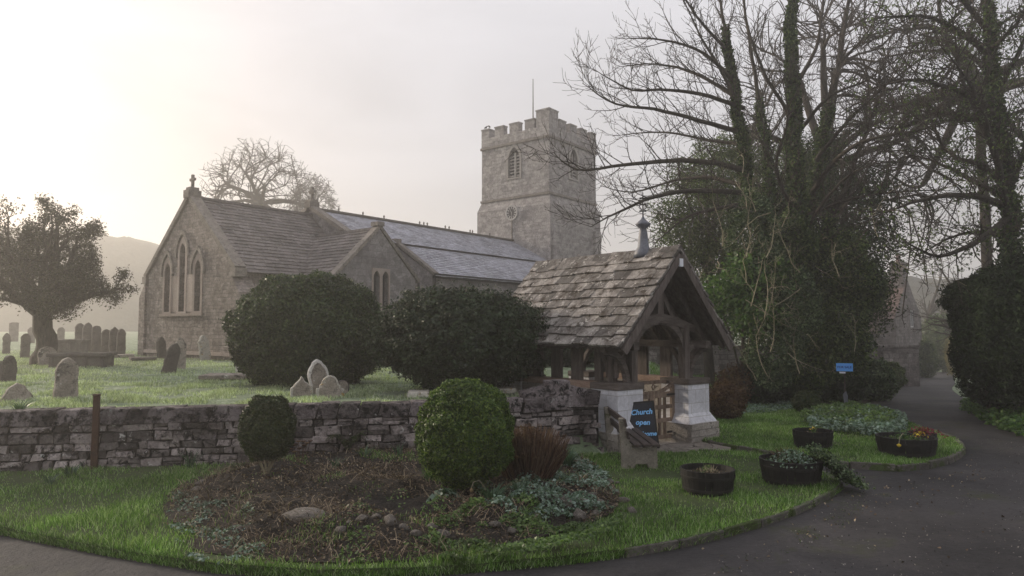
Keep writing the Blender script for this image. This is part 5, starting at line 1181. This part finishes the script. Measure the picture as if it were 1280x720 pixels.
# --- the big ivy-clad ash, limbs laid where the photo shows them
random.seed(5)
bx = at(1008, 490, 21.0); base = Vector((bx.x, 21, surf(bx.x, 21)))
ash = empty('ivy_clad_tree', tuple(base), 0, 'tall bare ivy-clad ash with sprawling branches right of the lychgate', 'tree'); T = Tree()
trunks = []
def L_(pts, r0, r1, n=8): f, r = T.limb(pts, r0, r1, n); return f, r
t1 = L_([base]+A((1004,420,20.6),(996,320,20.2),(992,200,20),(993,110,20),(990,30,20),(994,-70,20.2),(985,-180,20.4)), .27, .03); trunks.append(t1)
t2 = L_(A((1000,440,20.7),(965,330,20),(938,240,19.5),(924,160,19.2),(914,90,19),(903,20,18.8),(890,-70,18.8)), .16, .02); trunks.append(t2)
t3 = L_(A((1000,330,20.2),(1018,235,20.6),(1032,150,21),(1048,80,21.2),(1060,10,21.5),(1078,-80,21.5)), .13, .04); trunks.append(t3)
t4 = L_(A((1002,400,20.5),(1030,300,20),(1058,230,19.6),(1085,160,19.2),(1110,100,19)), .13, .03)
t5 = L_(A((978,350,20),(965,270,20.4),(958,190,20.8),(946,110,21),(935,40,21),(925,-30,21)), .12, .03)
limbs = [t4, t5]
ended = [
 ((930,135,19.2),(887,120,18.6),(837,112,18),(790,112,17.4),(745,88,17)),
 ((922,164,19.2),(876,151,18.4),(817,136,17.4),(771,130,16.8),(728,104,16.4)),
 ((932,212,19.4),(883,202,18.4),(837,201,17.4),(780,206,16.4),(722,212,15.6),(692,190,15.2)),
 ((940,242,19.6),(875,238,18.2),(820,246,17),(770,266,16.2),(738,284,15.8)),
 ((935,254,19.6),(890,262,18.4),(856,273,17.5),(817,306,16.8)),
 ((922,130,19.1),(899,83,18.7),(876,46,18.4),(850,-10,18)),
 ((916,100,19),(880,66,18.4),(830,50,17.8),(785,48,17.4)),
 ((918,120,19),(870,92,19.4),(820,80,20),(770,84,20.4)),
 ((928,180,19.3),(885,175,20),(830,165,20.6),(765,170,21)),
 ((938,235,19.5),(890,222,20.4),(845,225,21.2),(790,240,21.6),(750,232,21.8)),
 ((1002,160,20.2),(1038,120,19.4),(1087,98,18.6),(1149,53,18)),
 ((1020,200,20.4),(1060,151,19.4),(1118,98,18.2),(1171,60,17.4)),
 ((1015,240,20.5),(1050,195,19),(1087,174,18),(1171,156,16.8),(1285,100,15.6)),
 ((1005,290,20.2),(1035,246,19),(1069,214,18),(1118,200,17.2)),
 ((1008,270,20.2),(1060,250,19.4),(1120,240,18.6),(1180,238,18)),
 ((992,150,20),(960,100,19.4),(940,50,19),(925,-20,18.8)),
 ((993,110,20),(1020,60,20.6),(1030,0,21),(1035,-50,21)),
 ((906,60,18.8),(870,20,18.2),(840,-30,18)),
 ((1048,80,21.2),(1085,40,21.4),(1110,-10,21.6)),
 ((990,260,20.1),(970,210,19),(985,150,18.2),(975,90,17.8)),
 ((1010,300,20.2),(1040,280,21.5),(1090,200,22.5),(1140,130,23)),
]
for q in ended:
    L = sum((at(*a)-at(*b)).length for a, b in zip(q, q[1:])); f, r = T.limb(A(*q), .035+L*.008, .008, 5); limbs.append((f, r))
for f, r in limbs:
    L = sum((a-b).length for a, b in zip(f, f[1:])); T.kids(f, [min(x, .028) for x in r], min(L, 4.2)*.8, 2, int(10+L*2.9), .09, .15, (6,5), .46, .75, .0085, t0=.12, bias=Vector((0,-.2,.35)), taper=.35)
for f, r in trunks: T.kids(f, [min(x, .03) for x in r], 3.4, 2, 46, .14, .15, (6,5), .45, .6, .0085, t0=.35, bias=Vector((0,0,.3)))
T.build(ash, 'bark', 'twig')
# pale tangled dead stems hanging in front of the ivy
random.seed(9)
for i in range(36):
    Td = Tree(); x, y = random.gauss(985, 55), random.gauss(340, 60); p = at(x, y, random.uniform(16.9, 18.4)); Td.grow(p, (random.gauss(0,.5), random.gauss(0,.3), random.choice((-.4,1,1))), random.uniform(.9, 2.0), .014, 2, .06, .25, (4,3), .5, .8, minr=.005)
    Td.tw.v = [(v[0]-base.x, v[1]-base.y, v[2]-base.z) for v in Td.tw.v]; Td.tw.build('dead_stem', M['paletwig'], ash, True)
# ivy on the stems
def clad(f, r, t0, t1, n, k, sig): 
    out = []; m = len(f)-1
    for i in range(n):
        t = random.uniform(t0, t1); q = t*m; j = min(int(q), m-1); p = f[j].lerp(f[j+1], q-j); a = random.uniform(0, 2*PI); rr = r[j]*1.1+abs(random.gauss(0, sig))*(1-t*.6)*k
        out.append(p+Vector((math.cos(a)*rr, math.sin(a)*rr, random.gauss(0,.1))))
    return out
C = clad(*t1, .0, .85, 16000, 1, .05)+clad(*t2, .05, .8, 9000, 1, .05)+clad(*t3, 0, .45, 4000, 1, .07)+clad(*t4, 0, .35, 3000, 1, .09)+clad(*t5, 0, .55, 3000, 1, .06)
# ivy bulk round the lower trunks
random.seed(3)
for (x, y, D_, sx, sz, n) in ((1010,440,19.8,.9,1.2,9000),(1045,420,20.2,1.0,1.3,10000),(1045,330,20.4,1.0,1.1,8000),(990,310,20,.8,1.1,6000),(1072,360,20.8,.8,.9,6000)):
    c = at(x, y, D_)
    for i in range(n):
        v = Vector((random.gauss(0,1), random.gauss(0,1), random.gauss(0,1))).normalized(); k = random.uniform(.7,1)*(1+.3*noise.noise(v*2.5+Vector((x,0,0)))); C.append(c+Vector((v.x*sx*k, v.y*sx*k, v.z*sz*k)))
P = np.array([tuple(p) for p in C])-np.array(base); leaves('ivy', P, RNG.normal(0,1,P.shape)+[0,-.5,.4], .085, M['ivydark'], ash, .8, .8)
# variegated bright ivy mound on the front
C = []
for i in range(24000):
    c = (at(968,432,18.4), at(955,350,18.9), at(990,385,18.6), at(940,290,19.2))[i % 4]; v = Vector((random.gauss(0,1), random.gauss(0,1), random.gauss(0,1))).normalized(); k = random.uniform(.8,1)*(1+.35*noise.noise(v*2.2)); C.append(c+Vector((v.x*.75*k, v.y*.6*k, v.z*1.15*k)))
P = np.array([tuple(p) for p in C])-np.array(base); leaves('pale_ivy', P, RNG.normal(0,1,P.shape)+[0,-.6,.5], .07, M['ivy'], ash, .8, .7)
# --- evergreen trees behind the ash
def evergreen(name, label, px, base_y, D, crown, mat, size, n, trunk_r, seed, group=None, dens=60, core=0):
    random.seed(seed); b = at(px, base_y, D); b = Vector((b.x, D, surf(b.x, D))); e = empty(name, tuple(b), 0, label, 'tree', group); T = Tree(); tips = []
    top = max(at(x, y, d).z+rz_ for x, y, d, rx_, rz_ in crown)
    f, r = T.limb([b, b+Vector((.1,0,(top-b.z)*.4)), b+Vector((0,.1,(top-b.z)*.85))], trunk_r, trunk_r*.2, 8)
    for x, y, d, rx_, rz_ in crown:
        c = at(x, y, d); k = random.uniform(.3,.8); p = f[int(k*(len(f)-1))]; T.limb([p, p.lerp(c, .5)+Vector((0,0,.2)), c], trunk_r*.3, .03, 5)
        cnt = int(n*rx_*rx_*rz_/sum(q[3]*q[3]*q[4] for q in crown)/14)
        for i in range(cnt):
            v = Vector((random.gauss(0,1), random.gauss(0,1), random.gauss(0,1))).normalized(); kk = (random.random()**.45)*(1+.35*noise.noise(v*2+Vector((x*.1,y*.1,seed)))); tips.append(c+Vector((v.x*rx_*kk, v.y*rx_*.8*kk, v.z*rz_*kk)))
    T.build(e, 'bark', 'twig'); cloud(e, 'crown', mat, tips, 14, size*1.6, size, .5, .7); return e
evergreen('holm_oak', 'tall olive-green evergreen oak behind the lychgate finial', 885, 470, 25, [(895,250,25,1.7,1.6),(860,300,25,1.4,1.3),(905,330,25,1.6,1.4),(870,225,25.5,1.0,.8),(930,200,26,1.2,1.0),(925,400,25,1.3,1.2),(850,350,24.5,1.0,.8),(840,265,25,.8,.7),(850,215,25.5,.7,.5),(955,255,26,1.6,1.5),(950,330,25,1.5,1.5),(900,190,26,1.1,.7),(1000,200,27,1.5,.9)], 'holm', .10, 64000, .22, 2)
evergreen('yew_tree', 'broad dark yew behind the ivy-clad ash', 1060, 470, 25, [(1070,300,25,1.7,1.5),(1060,380,24.5,1.6,1.5),(1020,420,24,1.3,1.3),(1080,240,25,1.2,1.0),(1000,250,25,1.5,1.3),(1040,230,26,1.4,1.1),(1030,460,23.4,1.5,.9),(1094,345,24,.8,.9),(1030,180,26.5,1.0,.7)], 'yewgreen', .11, 40000, .25, 4)
evergreen('laurel_tree', 'bright green laurel growing between lychgate and ash', 925, 480, 19, [(915,362,18.6,.6,.45),(945,395,18.2,.6,.5),(900,385,19,.45,.35),(935,335,18.8,.5,.35),(965,350,18.4,.35,.4)], 'laurel', .14, 4200, .1, 6)
random.seed(12)
def shrub(name, label, px0, px1, top, base_y, D, mat, size, n, **kw):
    r, t = span(px0, px1, top, D); g = on((px0+px1)/2, base_y, D); h_ = max(t.z-g.z, .3)
    return bush(name, label, 'bush', (g.x, D, g.z+h_*.48), (r, r*.8, h_*.54), size, n, mat, kw.pop('aspect', .5), kw.pop('lump', .3), 2.4, kw.pop('shell', .12), px0, **kw)
shrub('brown_shrub', 'brown-leaved twiggy shrub hugging the right pier of the lychgate', 884, 932, 478, 548, 15.6, 'brownleaf', .055, 7000, shell=.25)
shrub('dark_shrub', 'dark bushy growth glimpsed through the open side of the lychgate', 660, 765, 415, 470, 21, 'conifer', .1, 9000)
shrub('brown_shrub', 'thin brown-stemmed shrub on the slope behind the lychgate bracket', 890, 945, 455, 490, 19.0, 'brownleaf', .05, 2500, shell=.35)
shrub('dark_shrub', 'dark spiky conifer shrub at the back left of the lawn', 925, 975, 452, 512, 19.2, 'conifer', .10, 9000, lump=.5)
shrub('dark_shrub', 'low dark shrub between the spiky conifer and the ivy', 955, 1008, 470, 508, 20.0, 'conifer', .10, 8000)
shrub('small_round_bush', 'small round leafy bush at the back of the lawn below the ivy', 991, 1027, 489, 521, 17.0, 'boxdark', .05, 6000, lump=.15)
shrub('laurel_bush', 'green leafy laurel bush beside the lane under the sign', 1066, 1118, 452, 506, 21.6, 'ivy', .11, 9000)
shrub('dark_shrub', 'dark undergrowth behind the sign post', 1020, 1078, 462, 512, 20.4, 'conifer', .10, 9000)
shrub('dark_shrub', 'dark shrub on the left verge of the lane beyond the laurel', 1095, 1130, 455, 488, 29, 'holm', .12, 6000)
shrub('misty_shrub', 'dim shrub by the cottage garden wall', 1128, 1150, 437, 474, 42, 'yew', .14, 3500)
shrub('misty_shrub', 'pale misty shrub at the cottage corner where the lane bends', 1146, 1172, 425, 468, 50, 'holm', .16, 3000, shell=.3)
shrub('misty_shrub', 'large dim evergreen bush closing the bend of the lane in the mist', 1150, 1215, 392, 468, 62, 'holm', .2, 7000, shell=.2)
shrub('misty_shrub', 'yellowish misty shrub beyond the right-hand hedge', 1183, 1215, 418, 468, 52, 'yellowing', .16, 3500, shell=.3)
# --- dark conifer hedge on the right
D = 16.5; random.seed(31)
hd = empty('conifer_hedge', (at(1262,520,D).x, D, zr(D)), 0, 'tall dark conifer hedge mass on the right of the lane', 'hedge'); C = []; Nn_ = []
for x, y, d_, rx_, rz_, n in ((1240,430,16.6,.85,1.6,15000),(1285,420,15.6,1.3,1.7,20000),(1255,380,16.6,1.2,.75,10000),(1232,370,17,.9,.5,5000),(1340,400,14.5,1.8,2.0,9000),(1215,385,16.6,.45,.4,2200)):
    c = at(x, y, d_)
    for i in range(n):
        v = Vector((random.gauss(0,1), random.gauss(0,1), random.gauss(0,1))).normalized(); k = random.uniform(.86,1.02)*(1+.28*noise.noise(v*2.6+Vector((x,0,0)))); C.append(c+Vector((v.x*rx_*k, v.y*rx_*k, v.z*rz_*k))); Nn_.append(tuple(v))
P = np.array([tuple(p) for p in C])-np.array(hd.location); leaves('foliage', P, Nn_, .11, M['conifer'], hd, .35, .7)
T = Tree()
for i in range(8): T.grow(Vector((at(1235+i*9,520,D).x, D, zr(D)-.1)), (random.gauss(0,.15),0,1), 2.6, .05, 1, .1, .1, (6,))
T.build(hd, 'bark', 'twig')
# --- right-hand bare tree with scattered ivy
random.seed(17)
b = at(1266, 500, 17.5); b = Vector((b.x, 17.5, float(zr(17.5)))); rt = empty('bare_tree', tuple(b), 0, 'big dark bare tree hung with ivy at the right edge above the hedge', 'tree'); T = Tree()
q1 = T.limb([b]+A((1268,400,17.5),(1264,300,17.5),(1258,220,17.5),(1248,140,17.3),(1238,60,17.2),(1232,-40,17),(1226,-150,17)), .22, .04, 8)
rl = []
for q in (((1262,235,17.5),(1228,208,17),(1195,196,16.4),(1172,172,16),(1160,130,15.8)), ((1256,200,17.4),(1225,150,16.8),(1200,90,16.2),(1190,20,16)), ((1262,260,17.5),(1220,245,16.5),(1160,248,15.6),(1087,272,15)), ((1250,150,17.3),(1210,120,16.4),(1150,100,15.6),(1090,110,15)), ((1240,70,17.2),(1200,40,16.5),(1150,20,16),(1090,24,15.6)),
    ((1262,240,17.5),(1290,160,17),(1320,80,16.5)), ((1264,300,17.5),(1230,290,17.8),(1190,296,18.4),(1150,318,19)), ((1245,120,17.3),(1275,60,17),(1300,0,17)), ((1250,160,17.3),(1180,140,18),(1120,160,18.6),(1070,150,19)), ((1262,270,17.5),(1225,300,16.6),(1175,320,16),(1130,300,15.6)), ((1236,40,17),(1190,-10,16.4),(1130,-30,16)), ((1262,280,17.5),(1240,180,16.4),(1215,110,15.8),(1180,60,15.2)), ((1258,220,17.5),(1285,190,16.8),(1310,150,16.2)), ((1262,250,17.5),(1215,225,18.2),(1165,200,19),(1115,190,19.6)), ((1248,140,17.3),(1200,150,18),(1150,130,18.8),(1100,140,19.4)), ((1240,60,17),(1270,30,16.5),(1295,-20,16)), ((1244,100,17.2),(1215,70,18),(1170,50,18.6),(1130,60,19))):
    L = sum((at(*a)-at(*b_)).length for a, b_ in zip(q, q[1:])); rl.append(T.limb(A(*q), .05+L*.012, .01, 5))
for f, r in rl+[q1]:
    L = sum((a-b_).length for a, b_ in zip(f, f[1:])); T.kids(f, [min(x, .03) for x in r], min(L, 4.0)*.85, 2, int(12+L*3.0), .03, .17, (6,5), .46, .85, .0085, t0=.15, taper=.3)
T.build(rt, 'bark', 'twig')
C = clad(*q1, .25, .8, 4500, 1, .06); P = np.array([tuple(p) for p in C])-np.array(b); leaves('ivy', P, RNG.normal(0,1,P.shape), .09, M['ivydark'], rt, .8, .8)
C = []
for f, r in rl:
    for k in range(34):
        p = random.choice(f)+Vector((random.gauss(0,.35), random.gauss(0,.35), random.gauss(0,.3)))
        for j in range(14): C.append(p+Vector((random.gauss(0,.12), random.gauss(0,.12), random.gauss(0,.1))))
P = np.array([tuple(p) for p in C])-np.array(b); leaves('hanging_leaves', P, RNG.normal(0,1,P.shape), .085, M['holm'], rt, .5, .8)
# --- free-standing bare trees
def dome_tree(name, label, px, D, fork_y, top_y, spread_px, seed, r_tr, rmin):
    """rounded winter crown: each finer order of branch starts from the nearest coarser one"""
    random.seed(seed); x = at(px, fork_y, D).x; z0 = float(ground_h(x, D)); zf = at(px, fork_y, D).z; H = at(px, top_y, D).z-zf; R = spread_px/2*D/F
    e = empty(name, (x, D, z0), 0, label, 'tree'); T = Tree(); fk = Vector((x, D, zf)); T.limb([(x, D, z0), (x+.1, D, (z0+zf)/2), fk], r_tr, r_tr*.75, 9)
    nodes = [(fk, Vector((0,0,1)))]; cx = Vector((x, D, zf))
    def dome(k):
        while True:
            v = Vector((random.uniform(-1,1), random.uniform(-1,1), random.uniform(-.25,1)))
            if .15 < v.length <= 1: break
        v = v.normalized()*k*random.uniform(.9, 1.04)*(1+.10*noise.noise(v.normalized()*2+Vector((seed,0,0)))); return cx+Vector((v.x*R, v.y*R, v.z*H))
    for order, (n, k0, k1, r0, r1) in enumerate(((11,.5,.6,.30,.13),(60,.68,.8,.09,.05),(420,.8,.95,.045,.028),(2600,.6,1.0,.022,.012))):
        A_ = np.array([tuple(q[0]) for q in nodes]); new = []
        for i in range(n):
            t = dome(random.uniform(k0, k1)); dd = ((A_-np.array(t))**2).sum(1)+.6*np.maximum(0, np.linalg.norm(A_-np.array(cx), axis=1)-(t-cx).length)**2; j = int(dd.argmin()) if order else 0
            p, d = nodes[j]; L = (t-p).length; 
            if L > (9 if order == 0 else R*.9): continue
            if order == 3: t = p+(t-p).normalized()*min(L, R*.16); L = (t-p).length
            c = p+d*L*.35; pts = []
            for q in range(6): s_ = q/5; pts.append(p*(1-s_)**2+c*2*s_*(1-s_)+t*s_*s_+Vector((random.gauss(0,.015*L), random.gauss(0,.015*L), random.gauss(0,.015*L)))*(0 < q < 5))
            sc = R/6; rr = [max((r0+(r1-r0)*q/5)*sc, rmin) for q in range(6)]; (T.mb if order < 2 else T.tw).tube(pts, rr, 6 if order < 2 else 3, False)
            for q in range(2, 6): new.append((pts[q], (pts[q]-pts[q-1]).normalized()))
        nodes = nodes+new if order < 1 else new+[q for q in nodes if random.random() < .3]
    T.build(e, 'bark', 'twig'); return e
def bare_tree(name, label, px, base_y, D, top_y, spread_px, seed, tr=None, lev=3, nch=(6,6,5), minr=.012, trunk_frac=.3, group=None, leafmat_=None, n_main=9, up=.05, gz=None, sd=.35):
    random.seed(seed); b = at(px, base_y, D); z = surf(b.x, D) if gz is None else gz; b = Vector((b.x, D, z)); H = at(px, top_y, D).z-z; R = spread_px/2*D/F; tr = tr or H*.035
    e = empty(name, tuple(b), 0, label, 'tree', group); T = Tree(); f, r = T.limb([b, b+Vector((.02*H,0,H*trunk_frac*.5)), b+Vector((-.01*H,0,H*trunk_frac))], tr, tr*.75, 9)
    for i in range(n_main):
        a = 2*PI*i/n_main+random.uniform(-.3,.3); el = random.uniform(.2, 1.2) if i else 1.3; L = 1/math.sqrt((math.cos(el)/R)**2+(math.sin(el)/(H*(1-trunk_frac)))**2)*random.uniform(.72,.9)
        T.grow(f[-1]-Vector((0,0,random.uniform(0,.12)*H*trunk_frac)), (math.cos(a)*math.cos(el), math.sin(a)*math.cos(el), math.sin(el)), L, tr*.5, lev, up, .14, nch, .5, .62, minr=minr)
    T.build(e, 'bark', 'twig'); return e, T
dome_tree('bare_tree', 'wide fan-shaped bare tree rising in the mist behind the chancel roof', 327, 62, 262, 170, 158, 8, .42, .014)
dome_tree('bare_tree', 'smaller misty bare tree behind the nave cross', 392, 78, 262, 214, 66, 10, .3, .018)
lt, T = bare_tree('old_yew_tree', 'thinly leaved old yew spreading over the gravestones at left', 52, 458, 21.5, 236, 245, 14, tr=.33, lev=3, nch=(5,6,5), minr=.009, trunk_frac=.30, n_main=17, up=.02)
tips = [p for p, d in T.tips if random.random() < .75]
cloud(lt, 'leaf_clusters', 'treeleaf', tips, 15, .10, .07, .55)
dome_tree('bare_tree', 'fine-twigged bare tree filling the sky behind the conifer hedge at upper right', 1222, 27, 130, -90, 340, 21, .22, .009)
dome_tree('bare_tree', 'fine-twigged bare tree standing behind the ivy-clad ash', 1030, 29, 230, -40, 300, 23, .22, .009)
for i, (px, by, D_, ty, sp_) in enumerate(((1245,440,36,262,190),(1160,430,70,300,120))):
    bare_tree('bare_tree', ('pale slanting bare tree in the mist beyond the conifer hedge', 'distant hazy bare tree behind the cottage')[i], px, by, D_, ty, sp_, 40+i, lev=3, nch=(4,5,5), minr=.014+.012*i, trunk_frac=.28, n_main=9, gz=float(zr(D_)))
# --- misty hills
def hill(name, cx, cy, L, Wd, H, rz, seed, woods):
    nx, ny = 120, 40; X, Y = np.meshgrid(np.linspace(-1, 1, nx), np.linspace(-1, 1, ny)); Zz = H*np.cos(X*PI/2)**.8*np.cos(Y*PI/2)-1.5
    tex = np.vectorize(lambda a, b: noise.noise(Vector((a*14+seed, b*6, 0)))*1.6+noise.noise(Vector((a*40+seed, b*18, 0)))*.9)(X, Y)*woods; Zz = Zz+tex*(np.cos(X*PI/2)*np.cos(Y*PI/2))
    V = np.stack([X*L, Y*Wd, Zz], -1).reshape(-1,3); i = (np.arange(nx-1)[None,:]+np.arange(ny-1)[:,None]*nx).ravel()
    o = np_mesh(name, V, np.stack([i,i+1,i+nx+1,i+nx],-1), M['hedge_hill'], smooth=True); o.location = (cx, cy, 0); o.rotation_euler.z = rz; return tag(o, kind='structure')
hill('hill', -112, 165, 75, 50, 27, .35, 2, 1)
hill('hill', 75, 150, 70, 45, 14, -.3, 8, 1)
